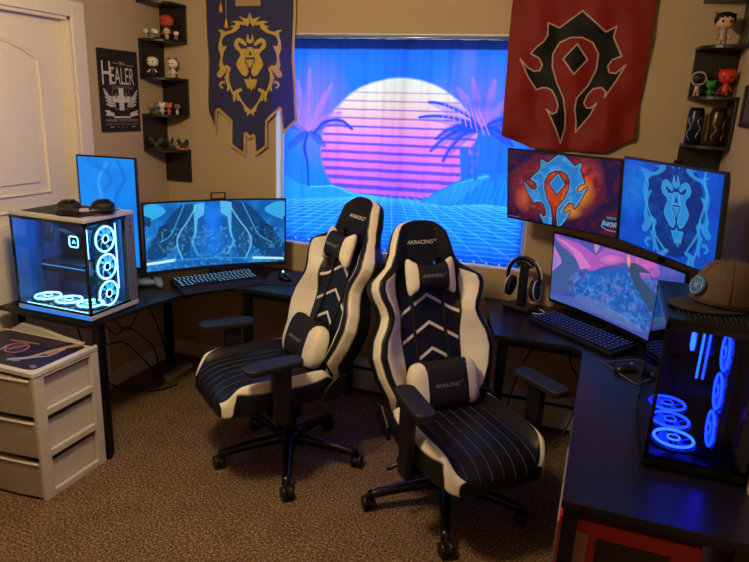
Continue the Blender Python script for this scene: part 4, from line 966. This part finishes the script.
for P in ([(-.012, .012), (.012, -.012)], [(.012, .012), (-.012, -.012)], [(0, .016), (0, -.014)], [(-.012, 0), (.012, .002)]): w.tube([Mp@Vector((p[0], p[1], .0065)) for p in P], .0016, 6)
w.build('patch_stitching', mat('patch_thread', (110, 160, 200), .7), pt)

# ---- headphone stand
hd = thing('headphone_stand', 'black headphone stand with a square base on the right desk below the flag', 'stand', (-.315, 3.075, DZT), rad(-22))
MB().box(-.07, .07, -.055, .055, 0, .028).build('base', BLK, hd, bevel=.006)
w = MB(); w.box(-.02, .02, -.012, .012, .028, .235); w.build('post', BLK, hd, bevel=.004)
w = MB(); w.tube(catmull([(-.04, 0, .225), (-.02, 0, .24), (0, 0, .244), (.02, 0, .24), (.04, 0, .225)], 5), .013, 10); w.build('cradle', BLK, hd)
hh = thing('headset', 'black headset with white trim hanging on the headphone stand', 'headset', (-.315, 3.075, DZT), rad(-22))
w = MB(); arc = [(.088*cos(a), 0, .165+.1*sin(a)) for a in np.linspace(-.15, pi+.15, 26)]
w.tube(arc, .0095, 10); w.build('headband', BLK, hh)
HW = mat('headset_white', (206, 202, 196), .4)
for s in (-1, 1):
    Mc = Matrix.Translation((s*.082, 0, .115))@Matrix.Rotation(s*rad(82), 4, 'Y')
    c = MB(); c.lathe([(.03, -.03), (.042, -.026), (.042, -.008), (.034, 0), (.01, .006)], n=22, M=Mc@Matrix.Diagonal((1.25, .95, 1, 1))); c = c.build('ear_cup', RUB, hh)
    w = MB(); w.tube([Mc@Vector((1.22*.04*cos(a), .95*.04*sin(a), -.003)) for a in np.linspace(0, 2*pi, 23)[:-1]], .0034, 6, closed=True); w.build('cup_trim', HW, c)
    w = MB(); w.tube([(.098*cos(a)*s, -.001, .165+.108*sin(a)) for a in np.linspace(.1, 1.0, 9)], .004, 6); w.build('band_trim', HW, hh)
ca = MB().tube(catmull([(-.25, 3.03, DZT+.004), (-.22, 3.03, DZT+.004), (-.195, 3.06, DZT+.004), (-.215, 3.1, DZT+.004), (-.25, 3.12, DZT+.004)], 6), .003, 8).build('charging_cable', mat('cable_white', (200, 200, 200), .5))
tag(ca, 'short pale cable curled on the desk beside the headphone stand', 'cable')

# ================================================================== CHEST OF DRAWERS
dc = thing('drawer_tower', 'white plastic three drawer tower standing in front of the left desk', 'drawers', (-2.5, 1.685, 0))
DWp = mat('cream_plastic', (206, 200, 186), .42); TR = mat('drawer_front_grey', (160, 150, 138), .35, noise=.18, nscale=90, bump=.25)
Ww, Dd, Hh = .505, .34, .575
w = MB()
for x0 in (0, Ww-.02):
    w.box(x0, x0+.02, 0, .05, .0, Hh-.02); w.box(x0, x0+.02, Dd-.045, Dd, .0, Hh-.02)
    for z in (.0, .185, .37): w.box(x0, x0+.02, .05, Dd-.045, z, z+.03)
    w.box(x0, x0+.02, .05, Dd-.045, Hh-.035, Hh-.02)
w.box(.02, Ww-.02, Dd-.01, Dd, 0, Hh-.02)
for z in (0, .185, .37): w.box(.02, Ww-.02, .012, Dd-.01, z, z+.012)
w.build('frame', DWp, dc, bevel=.003)
w = MB(); w.prism(rrect(-.004, Ww+.004, -.004, Dd+.004, .014), Hh-.02, Hh); w.build('top_panel', DWp, dc, bevel=.003)
w = MB(); w.prism([(0, Hh), (.02, Hh), (.09, Hh+.042), (.2, Hh+.036), (.31, Hh+.014), (.44, Hh), (Ww-.01, Hh)][::-1], Dd-.022, Dd+.002, 'y'); w.build('raised_lip', DWp, dc, bevel=.003)
qd = [proj((-2.5+.0, 1.685+Dd-.03, Hh)), proj((-2.5+Ww-.02, 1.685+Dd-.03, Hh)), proj((-2.5+Ww-.02, 1.685+.02, Hh)), proj((-2.5, 1.685+.02, Hh))]
A = Art(200, 130, qd, (36, 30, 44)); K = lambda P: T(0, 310, 6.2417, P)
A.noise(22, (60, 48, 78), .6, .4, .7, 51)
A.stroke(K([(60,310),(180,300),(330,255),(500,215)]), (176, 160, 140), 4.2, a=.85); A.stroke(K([(300,275),(420,235),(510,225)]), (214, 138, 60), 3, a=.85); A.stroke(K([(120,305),(300,290),(400,250)]), (190, 184, 178), 2, a=.8); A.stroke(K([(300,235),(420,200)]), (80, 66, 84), 3, a=.8)
A.stroke(K(catmull([(30,250),(70,215),(150,210),(180,235),(110,265),(50,262)], 5, True)), (196, 110, 110), 1.6, a=.8); A.stroke(K([(70,190),(150,200),(240,215)]), (206, 140, 110), 2, a=.7); A.stroke(K([(150,225),(60,245)]), (196, 130, 150), 3, a=.6)
A.poly(K([(175,350),(215,345),(235,355),(205,368)]), (140, 130, 134), .8); A.poly(K([(60,300),(115,300),(130,320),(80,322)]), (150, 148, 160), .8)
A.stroke(K([(0,250),(40,225)]), (210, 190, 190), 1.2, a=.7); A.blob(*K([(110,230)])[0], 8, 4, (150, 80, 90), .6)
rr = rrect(.01, Ww-.022, .018, Dd-.028, .03); uu, vv = A.X/(A.w-1), A.Y/(A.h-1)
lx = (Ww-.02)*uu; ly = (Dd-.03)-(Dd-.05)*vv
def inrr(x, y, x0, x1, y0, y1, r): dx = np.maximum(np.maximum(x0+r-x, x-(x1-r)), 0); dy = np.maximum(np.maximum(y0+r-y, y-(y1-r)), 0); return np.hypot(dx, dy) <= r
sti = thing('vinyl_decal', 'dark glossy picture mat with streaks of orange and grey, lying on the white drawer tower', 'mat', (-2.5, 1.685, Hh))
art_mesh('print', A, lambda U, V: np.stack([(Ww-.02)*U, (Dd-.03)-(Dd-.05)*V, np.full(U.shape, .0022)], 1), mat_art('mat_print', rough=.3), sti, keep=inrr(lx, ly, .006, Ww-.024, .021, Dd-.031, .035).astype(float), solid=.0)
MB().prism(rrect(.0065, Ww-.0235, .0205, Dd-.0305, .035), .0002, .0018).build('backing', BLK, sti)
for i in range(3):
    z0 = .013+.185*i; h = .158
    d = MB(); bow = [(.022+(Ww-.044)*k_/12, -.002-.02*sin(pi*k_/12)) for k_ in range(13)]
    d.prism([(.022, .012)]+bow+[(Ww-.022, .012)], z0, z0+h); d = d.build('drawer', TR, dc, bevel=.003)
    w = MB(); w.box(.024, .03, .012, Dd-.02, z0, z0+h-.02); w.box(Ww-.03, Ww-.024, .012, Dd-.02, z0, z0+h-.02); w.box(.03, Ww-.03, Dd-.026, Dd-.02, z0, z0+h-.02); w.box(.03, Ww-.03, .012, Dd-.026, z0, z0+.004); w.build('drawer_bin', DWp, d)
    w = MB(); w.tube([(p[0], p[1]-.001, z0+h-.004) for p in bow], .0045, 8); w.build('drawer_pull', DWp, d)

# ================================================================== STORAGE BOX under right desk
rb = thing('storage_box', 'bright red storage box with a dark front panel under the front of the right desk', 'box', (.0, 1.57, 0))
RED = mat('red_cardboard', (170, 24, 34), .55)
MB().box(.003, .355, 0, .42, 0, .60).build('box_body', RED, rb, bevel=.004)
MB().box(.105, .285, -.0025, 0, .1, .555).build('front_panel', mat('dark_picture_panel', (38, 30, 36), .4, noise=.6, nscale=14), rb)
w = MB(); w.box(.05, .082, -.003, 0, .08, .565); w.build('front_sticker', mat('pale_sticker', (150, 120, 112), .6), rb)
w = MB(); w.box(-.001, .003, .0, .42, 0, .58); w.build('side_sleeve', mat('clear_sleeve', (150, 140, 132), .3), rb)

# ================================================================== FLOOR THINGS
ps = thing('power_strip', 'white power strip lying on the carpet under the left desk', 'power strip', (-2.3, 2.84, 0), rad(90))
MB().prism(rrect(0, .24, -.022, .022, .008), 0, .035).build('housing', mat('strip_white', (186, 178, 160), .45), ps, bevel=.004)
for k_ in range(5): 
    w = MB(); w.box(.02+k_*.04, .024+k_*.04, -.008, -.002, .0352, .036); w.box(.032+k_*.04, .036+k_*.04, -.008, -.002, .0352, .036); w.build('socket', BLK, ps)
MB().box(.215, .232, -.008, .008, .035, .039).build('switch', BLK, ps)
CB = mat('cable_black', (14, 14, 18), .5)
cb = [[(-2.05, 2.12, .66), (-2.12, 2.2, .5), (-2.18, 2.4, .42), (-2.2, 2.6, .2), (-2.28, 2.75, .012), (-2.3, 2.83, .018)],
      [(-2.1, 2.15, .66), (-2.2, 2.35, .48), (-2.24, 2.5, .46), (-2.3, 2.75, .25), (-2.38, 2.9, .012), (-2.42, 3.1, .012)],
      [(-2.15, 2.25, .66), (-2.3, 2.55, .42), (-2.35, 2.75, .5), (-2.38, 2.9, .3), (-2.4, 3.0, .012)],
      [(-2.2, 2.1, .66), (-2.3, 2.3, .3), (-2.34, 2.5, .1), (-2.26, 2.7, .012), (-2.2, 2.82, .012)]]
for P, l in zip(cb, ('black cable sagging from the white tower to the power strip', 'black cable looping from under the left desk to the wall', 'black cable hanging in a loose wave behind the left desk leg', 'black cable dropping behind the drawer tower to the carpet')):
    tag(MB().tube(catmull(P, 8), .0045, 8).build('power_cable', CB), l, 'cable', 'cables under the left desk')
for P, l in zip(([(-.12, 3.12, .665), (-.14, 3.15, .5), (-.24, 3.15, .46), (-.3, 3.1, .3), (-.33, 3.08, .1), (-.3, 3.05, .008)], [(-.02, 3.12, .665), (-.05, 3.14, .45), (.02, 3.14, .3), (-.02, 3.08, .1), (-.08, 3.0, .008)], [(-1.4, 3.17, .665), (-1.38, 3.17, .45), (-1.42, 3.14, .2), (-1.5, 3.05, .009), (-1.6, 3.0, .009)]),
                ('black cable looping under the right desk towards the corner', 'black cable hanging straight under the right desk', 'black cable hanging behind the left chair')):
    tag(MB().tube(catmull(P, 8), .004, 8).build('power_cable', CB), l, 'cable')
pw = thing('power_adapter', 'small black power adapter plugged in on the wall under the right desk', 'adapter', (-.2, YB, .5))
MB().box(-.022, .022, -.045, -.006, -.03, .03).build('adapter_body', BLK, pw, bevel=.004); MB().box(-.035, .035, -.006, 0, -.055, .055).build('outlet_plate', mat('plate_white', (170, 165, 155), .5), pw, bevel=.002)

# ================================================================== GAMING CHAIRS
CBK = mat('chair_black_leather', (17, 18, 22), .42, noise=.1, nscale=200, bump=.05)
CWH = mat('chair_white_leather', (230, 223, 202), .45, noise=.03, nscale=150, bump=.03)
STI = mat('chair_stitch', (92, 90, 96), .6); FAB = mat('chair_black_fabric', (13, 14, 19), .75, noise=.2, nscale=300)
def sstep(a, b, x): t = np.clip((x-a)/(b-a), 0, 1); return t*t*(3-2*t)
BV = [0, .08, .16, .25, .32, .38, .42, .46, .50, .54, .575, .61, .64, .69, .74, .79, .82, .838, .845]
BW = [.192, .228, .260, .278, .266, .236, .224, .232, .250, .259, .252, .210, .172, .149, .138, .121, .100, .072, .03]
BL = .845; BSC = .955
def chair(label, loc, rz, dz=0, recline=rad(18)):
    t = thing('gaming_chair', label, 'chair', (loc[0], loc[1], 0), rz, 'white and black gaming chairs')
    SZ = .405+dz
    # ---------- seat
    R_, N_ = 140, 168; V = []; L = .262; yc = -.135
    a_ = np.linspace(0, 2*pi, N_, endpoint=False)
    for i in range(R_):
        ph = -pi/2+pi*(i+.5)/R_; yn = math.copysign(abs(sin(ph))**.55, sin(ph)); k_ = abs(cos(ph))**.42
        y = yc+L*yn      # yn -1 = front
        fr_ = max(0, -yn)
        Wv = .256*(1-.10*fr_**3)*(.35+.65*k_ if k_ < 1 else 1); Hv = .054*k_
        ca_, sa_ = np.cos(a_), np.sin(a_)
        x = Wv*np.sign(ca_)*np.abs(ca_)**.42; z = Hv*np.sign(sa_)*np.abs(sa_)**.45
        crest = .045*np.exp(-((np.abs(x)/.256-.84)/.12)**2)*(sa_ > 0)*sstep(-1.0, -.7, yn)*sstep(1.0, .7, yn)*np.clip(sa_*2.2, 0, 1)
        pad = .010*np.cos(np.clip(x/.19, -1, 1)*pi/2)*(sa_ > 0)*k_
        zz = z+crest+pad-.035*fr_**4*1.0+.0
        V += [(x[j], y, SZ+zz[j]) for j in range(N_)]
    V = np.array(V); F = []; mi = []
    ang = np.degrees(a_)
    for i in range(R_-1):
        for j in range(N_):
            j2 = (j+1) % N_; F.append((i*N_+j, i*N_+j2, (i+1)*N_+j2, (i+1)*N_+j))
            A_ = ang[j]+180/N_; A2 = A_ if A_ <= 90 else (180-A_ if A_ < 270 else A_-360)
            ph = -90+180*(i+1)/R_
            pass
    F += [tuple(range(N_))[::-1], tuple((R_-1)*N_+j for j in range(N_))]; mi += [0, 0]
    sc_ = []
    for i in range(R_):
        ph = -90+180*(i+.5)/R_; lo_ = 24 if ph > -38 else max(-60, 24-(-38-ph)*3.4)
        for j in range(N_):
            A_ = ang[j]; A2 = A_ if A_ <= 90 else (180-A_ if A_ < 270 else A_-360)
            k_ = min(1, max(0, min((A2-lo_)/2+.5, (46-A2)/2+.5, (ph+69)/2+.5, (82-ph)/2+.5)))
            sc_.append([a1*(1-k_)+b1*k_ for a1, b1 in zip(lin((17, 18, 22)), lin((230, 223, 202)))])
    seat = mk('seat', V, F, mat_art('chair_leather_print', rough=.43), t, smooth=True, cols=sc_); recalc(seat)
    Vg = V.reshape(R_, N_, 3)
    w = MB()
    for xs_ in (-.15, -.1, -.05, 0, .05, .1, .15):
        pts = []
        for i in range(2, R_-8):
            row = Vg[i]; up = row[(a_ > .05) & (a_ < pi-.05)]; o_ = np.argsort(up[:, 0]); 
            if abs(xs_) < up[:, 0].max()*.8: pts.append((xs_, up[0, 1], np.interp(xs_, up[o_, 0], up[o_, 2])+.0006))
        # follow the roll-over at the front
        w.tube(pts, .0009, 5)
    w.build('seat_stitching', STI, seat)
    # ---------- backrest
    Mb = Matrix.Translation((0, .115, SZ+.03))@Matrix.Rotation(-recline, 4, 'X')@Matrix.Diagonal((1, 1, BSC, 1))
    RB, NF, NS = 250, 170, 8
    vs = np.linspace(0, 1, RB)**1.0; vs = BL*(1-(1-vs)**1.25); W_ = np.interp(vs, BV, BW)
    # smooth the outline
    for _ in range(6): W_[1:-1] = (W_[:-2]+2*W_[1:-1]+W_[2:])/4
    def front(x, v, Wv):
        s = np.abs(x)/max(Wv, 1e-3); wing = .075*float(sstep(0, .08, v))*float(1-sstep(.56, .68, v))+.022*float(sstep(.6, .7, v))*float(1-sstep(.78, .84, v))
        d = wing*sstep(.48, .9, s)
        d = d-.016*np.clip((s-.9)/.1, 0, 1)**2
        d = d+.012*np.exp(-((v-.2)/.1)**2)*np.cos(np.clip(s, 0, 1)*pi/2)
        return d*min(1, (BL-v)/.03+.25)
    V = []; cols = []; Tk = .052
    cB = np.array(lin((17, 18, 22))); cW = np.array(lin((230, 223, 202)))
    for i, v in enumerate(vs):
        Wv = W_[i]; th = Tk*min(1, math.sqrt(max(0, (BL-v)/.03))+.15)
        x = np.linspace(-1, 1, NF)*Wv; d = front(x, v, Wv)
        P = [(x[j], -d[j], v) for j in range(NF)]
        d0 = d[-1]
        side = [(math.sin(k_/(NS+1)*pi)*.006, -d0+(th+d0)*k_/(NS+1)) for k_ in range(1, NS+1)]
        P += [(Wv+s_[0], s_[1], v) for s_ in side]
        xb = np.linspace(1, -1, 24)*Wv; P += [(x_, th+.035*(1-(x_/Wv)**4)*min(1, (BL-v)/.1), v) for x_ in xb]
        P += [(-Wv-s_[0], s_[1], v) for s_ in side[::-1]]
        V += P
        # colour areas: outer white strip, black band, white wing, black centre with chevrons
        inx = .125+.03*min(1, v/.5); s = np.abs(x)/Wv; c = np.tile(cB, (len(P), 1)); wmask = np.zeros(len(P))
        top = v > .60
        e = Wv-np.abs(x)
        sf = lambda q: np.clip(q/.0022+.5, 0, 1); ax = np.abs(x)
        lim = .612-(ax-.155)*.55
        wmask[:NF] = np.minimum.reduce([sf(ax-inx), sf(e-.034), sf(lim-v)])
        wmask[:NF] = np.maximum(wmask[:NF], sf(.006-e))
        for v0 in (.505, .38, .262):
            ap = v0-ax*.62
            on = np.minimum.reduce([sf(.0072-np.abs(v-ap)), sf(inx-.008-ax), sf(np.abs(ax-.075)-.009)])
            if v0 < .3: on = np.minimum(on, sf(.07-ax))
            wmask[:NF] = np.maximum(wmask[:NF], on)
        sl1 = slice(NF, NF+NS); sl2 = slice(NF+NS+24, NF+2*NS+24)
        wmask[sl1][:] = 0
        a1 = np.zeros(NS); a1[:NS-5] = 1; wmask[sl1] = a1; wmask[sl2] = a1[::-1]
        cols.append(c*(1-wmask[:, None])+cW*wmask[:, None])
    N2 = NF+2*NS+24; V = np.array(V); cols = np.concatenate(cols)
    holes = [(s_*.062, .655) for s_ in (-1, 1)]
    def hole(x, v): return any(((x-hx)/.024)**2+((v-hv-(abs(x)-.062)*.35)/.017)**2 < 1 for hx, hv in holes)
    F = []
    for i in range(RB-1):
        for j in range(N2):
            j2 = (j+1) % N2; q = (i*N2+j, i*N2+j2, (i+1)*N2+j2, (i+1)*N2+j); cx_ = V[list(q)].mean(0)
            if (j < NF-1 or NF+NS <= j < NF+NS+23) and .62 < cx_[2] < .70 and hole(cx_[0], cx_[2]): continue
            F.append(q)
    F += [tuple(range(N2))[::-1], tuple((RB-1)*N2+j for j in range(N2))]
    Vw = np.array([Mb@Vector(p) for p in V])
    cm_ = mat_art('chair_leather_print', rough=.43); cm_.node_tree.nodes['Principled BSDF'].inputs['Specular IOR Level'].default_value = .3
    bk = mk('backrest', Vw, F, cm_, t, smooth=True, cols=cols)
    Vf = V.reshape(RB, N2, 3)[:, :NF]
    def onback(x, v, off=.002):
        i = int(np.argmin(np.abs(vs-v))); y = np.interp(x, Vf[i, :, 0], Vf[i, :, 1]); return Mb@Vector((x, y-off, v))
    for hx, hv in holes:
        P = [(hx+.0245*cos(a), hv+(abs(hx+.0245*cos(a))-.062)*.35+.0175*sin(a)) for a in np.linspace(0, 2*pi, 25)[:-1]]
        w = MB(); outer = [onback(x, v, .003) for x, v in P]; w.tube(outer, .004, 8, closed=True)
        n = len(P); VV = outer+[p+(Mb.to_3x3()@Vector((0, .075, 0))) for p in outer]; w.add(VV, [(k_, (k_+1) % n, n+(k_+1) % n, n+k_) for k_ in range(n)], True)
        w.build('grommet', BLKG, bk, rc=False)
    def logo(parent, width, x0, v0, fn, col=CWH, name='logo_lettering'):
        Vt, Ft = text_geo('AKRACING', width*.86, .25, .92); w = MB()
        hs_ = .95
        w.add([fn(x0-width*.07+a, v0+b_*hs_) for a, b_ in Vt], Ft)
        for P in ([(0, 0), (.4, -.5), (.55, -.5), (.28, .12)], [(.5, -.15), (1.0, .55), (.62, .2)], [(-.12, .25), (.3, .3), (.45, .5)]):
            s_ = width*.11; w.add([fn(x0+width*.37+p[0]*s_+.003, v0+(p[1]*.8+.5)*s_*.9) for p in P], [tuple(range(len(P)))])
        return w.build(name, col, parent, rc=False)
    logo(bk, .15, 0, .745, lambda a, b_: onback(a, b_, .0016))
    # ---------- pillows : lofted cushion, white ends, black middle
    def pillow(name, W, H, Tn, cz, waist, flare, black, lw, coly, sw):
        NX, NR = 70, 40; V = []; F = []; mi = []
        for i in range(NX+1):
            u = -1+2*i/NX; k_ = (1-abs(u)**8)**.4 if abs(u) < 1 else 0
            kh, kt = (k_, k_) if waist == 0 else ((1-min(1, abs(u))**16)**.5, (1-min(1, abs(u))**3.2)**.5)
            hh_ = H/2*(1-waist*(1-abs(u)**2.0))*max(kh, .3 if waist else .02); tt_ = Tn/2*(1-.15*abs(u))*max(kt, .06)
            for j in range(NR):
                a = 2*pi*j/NR; V.append((u*W/2+0, -tt_*math.copysign(abs(sin(a))**.75, sin(a)), hh_*math.copysign(abs(cos(a))**.7, cos(a))*(1+flare*abs(u)**3)))
        for i in range(NX):
            for j in range(NR):
                F.append((i*NR+j, i*NR+(j+1) % NR, (i+1)*NR+(j+1) % NR, (i+1)*NR+j)); u = abs(-1+2*(i+.5)/NX)
                bl = black+.1*cos(2*pi*(j+.5)/NR)**2*sw
                mi.append(1 if u > bl else 0)
        F += [tuple(range(NR))[::-1], tuple(NX*NR+j for j in range(NR))]; mi += [1, 1]
        C_ = Mb@Vector((0, coly, cz)); Mr = Matrix.Translation(C_)@Matrix.Rotation(-recline, 4, 'X')
        o = recalc(mk(name, [Mr@Vector(v) for v in V], F, [FAB, CWH], t, mi=mi, smooth=True))
        logo(o, lw, 0, -.005*0, lambda a, b_: Mr@Vector((a, -Tn/2*(1-.15*abs(a)/(W/2))*(1-min(1, abs(b_)/(H/2*(1-waist)))**2.6)**.4-.0012, b_)), mat('logo_thread', (150, 148, 142), .5))
        for sg in (-1, 1):
            w = MB(); i0 = int(NX*(.5+sg*black/2)); w.tube([Mr@Vector(V[i0*NR+j]) for j in range(NR)], .0022, 5, closed=True); w.build('piping', CBK, o)
        return o
    pillow('neck_pillow', .235, .15,   .08, .585, .40, .34, .60, .12, -.052, .0)
    for s_ in (-1, 1):
        w = MB(); w.tube([onback(s_*.075, v, .003) for v in np.linspace(.64, .15, 26)], .0045, 6); w.build('pillow_strap', FAB, t)
    pillow('lumbar_pillow', .325, .20, .11, .108, .0, .05, .56, .135, -.078, .9)
    # ---------- recline joint brackets, seat base
    for s_ in (-1, 1):
        w = MB(); w.prism([(.03, SZ-.045), (.04, SZ+.01), (.11, SZ+.075), (.155, SZ+.065), (.145, SZ+.0), (.10, SZ-.045)], s_*.252, s_*.268, 'x'); w.build('side_bracket', BLK, t, bevel=.004)
    w = MB(); w.box(-.13, .13, -.22, .04, SZ-.095, SZ-.055); w.box(-.07, .07, -.13, .07, SZ-.13, SZ-.09); w.cyl((0, -.05, SZ-.12), (0, -.21, SZ-.12), .03)
    mc = w.build('seat_mechanism', BLK, t, bevel=.004)
    w = MB(); w.tube([(-.06, -.02, SZ-.11), (-.2, -.03, SZ-.11), (-.3, -.05, SZ-.115)], [.006, .006, .01], 8); w.build('lever', BLK, mc)
    w = MB(); w.lathe([(.03, .10), (.03, .26), (.022, .262), (.022, SZ-.12), (.024, SZ-.118)], n=22); w.build('gas_lift', BLKM, t)
    # ---------- arm rests
    for s_ in (-1, 1):
        az = .632
        w = MB(); w.box(s_*.22-.02, s_*.22+.02, -.2, -.12, SZ-.075, SZ-.06) if False else None
        w.box(min(s_*.10, s_*.30), max(s_*.10, s_*.30), -.205, -.135, SZ-.078, SZ-.06)
        w.box(s_*.29-.012, s_*.29+.012, -.205, -.135, SZ-.078, az-.06)
        w.box(s_*.288-.017, s_*.288+.017, -.21, -.13, SZ+.03, az-.03)
        a = w.build('arm_post', BLK, t, bevel=.005)
        w = MB(); P = rrect(-.042, .042, -.128, .128, .032, 5); Mr = Matrix.Translation((s_*.28, -.2, az-.03))@Matrix.Rotation(s_*rad(6), 4, 'Z')
        w.prism(P, 0, .028, 'z', Mr); w.build('arm_pad', mat('arm_pad_soft', (24, 26, 34), .55), t, bevel=.008, seg=3)
    return t
def chair_base(t, a0, R=.335):
    hub = MB().lathe([(.045, .075), (.052, .085), (.05, .125), (.036, .135)], n=24).build('base_hub', BLKM, t)
    for k_ in range(5):
        a = a0+k_*2*pi/5; M_ = Matrix.Rotation(a, 4, 'Z')
        w = MB(); n = 10; V = []; F = []
        for i in range(n+1):
            f = i/n; r = .035+(R-.035)*f; z = .112-.034*f**1.8; hw = .028-.009*f; hh_ = .02-.007*f
            V += [M_@Vector(p) for p in ((r, -hw, z-hh_), (r, hw, z-hh_), (r, hw*.8, z+hh_*.5), (r, hw*.35, z+hh_), (r, -hw*.35, z+hh_), (r, -hw*.8, z+hh_*.5))]
        for i in range(n):
            for q in range(6): F.append((i*6+q, i*6+(q+1) % 6, (i+1)*6+(q+1) % 6, (i+1)*6+q))
        F += [tuple(range(6))[::-1], tuple(n*6+q for q in range(6))]
        w.add(V, F, True); leg = w.build('base_leg', mat('glossy_nylon', (12, 12, 14), .22), t)
        Mc = M_@Matrix.Translation((R-.005, 0, 0))@Matrix.Rotation(1.1*k_+.4, 4, 'Z')
        w = MB()
        for s_ in (-1, 1): w.lathe([(.018, -.009), (.03, -.008), (.031, 0), (.03, .008), (.016, .009)], n=22, M=Mc@Matrix.Translation((.012, s_*.016, .031))@Matrix.Rotation(pi/2, 4, 'X'))
        w.cyl(Mc@Vector((0, 0, .03)), Mc@Vector((0, 0, .078)), .007, 10)
        w.prism([(.012+.034*cos(x), .031+.034*sin(x)) for x in np.linspace(.2, pi-.1, 9)]+[(.012, .031)], -.007, .007, 'y', Mc)
        w.build('caster', BLK, leg)
# chair leg angles are given in chair space
c1 = chair('white and black gaming chair on the left, turned towards the left desk', (-1.248, 2.408), rad(-38), .03, rad(18))
a_w = math.atan2(2.101-2.41, -1.1+1.25); chair_base(c1, a_w+rad(37))
c2_ = chair('white and black gaming chair on the right, turned towards the right desk', (-.475, 2.35), rad(43.5), -.03, rad(19))
a_w = math.atan2(2.046-2.33, -.406+.49); chair_base(c2_, a_w-rad(45))

# ================================================================== LIGHTS
def area(name, loc, rot, sx, sy, e, col, shape='RECTANGLE'):
    l = bpy.data.lights.new(name, 'AREA'); l.shape = shape; l.size = sx; l.size_y = sy; l.energy = e; l.color = col
    o = bpy.data.objects.new(name, l); COL.objects.link(o); o.location = loc; o.rotation_euler = rot; return o
# ceiling lamp of the room (out of the picture, above the chairs)
LXY = (-1.2, 1.25)
cl = thing('ceiling_lamp', 'flush round ceiling lamp with a frosted dome', 'lamp', (LXY[0], LXY[1], ZC))
MB().lathe([(.17, -.03), (.17, 0)], n=32).build('lamp_base', WHITE, cl)
MB().lathe([(.02, -.1), (.1, -.085), (.15, -.05), (.165, -.031)], n=32).build('dome', mat('frosted_dome', (255, 240, 214), .5, emit=(255, 214, 150), es=3), cl)

# daylight outside the window
area('daylight', ((WX0+WX1)/2, YB+.62, 1.5), (rad(90), 0, pi), 2.2, 1.8, 37, (.80, .88, 1.0))
bpy.data.objects['daylight'].rotation_euler = (rad(-90), 0, 0)
def pt(name, loc, e, col, r=.03):
    l = bpy.data.lights.new(name, 'POINT'); l.energy = e; l.color = col; l.shadow_soft_size = r; o = bpy.data.objects.new(name, l); COL.objects.link(o); o.location = loc
pt('tower_led_ice', (PX0+.2, PYa+.08, DZT+.36), 2.4, (.06, .42, 1.0)); pt('tower_led_ice', (PX1-.06, PYa+.1, DZT+.2), 1.4, (.06, .42, 1.0))
pt('tower_led_blue', (QX0+.07, QYa+.06, DZT+.36), 5.0, (.03, .12, 1.0)); pt('tower_led_blue', (QX0+.1, QYa+.2, DZT+.12), 1.5, (.03, .12, 1.0))
pt('ceiling_lamp_light', (LXY[0], LXY[1], ZC-.24), 76, (1, .75, .45), .13)
wd = bpy.data.worlds.new('dusk_sky'); sc.world = wd; wd.use_nodes = True; bg = wd.node_tree.nodes['Background']; bg.inputs[0].default_value = (.18, .42, .9, 1); bg.inputs[1].default_value = 1.2
sc.view_settings.view_transform = 'Standard'; sc.view_settings.look = 'None'; sc.view_settings.gamma = 1; sc.view_settings.use_curve_mapping = False; sc.view_settings.exposure = 0
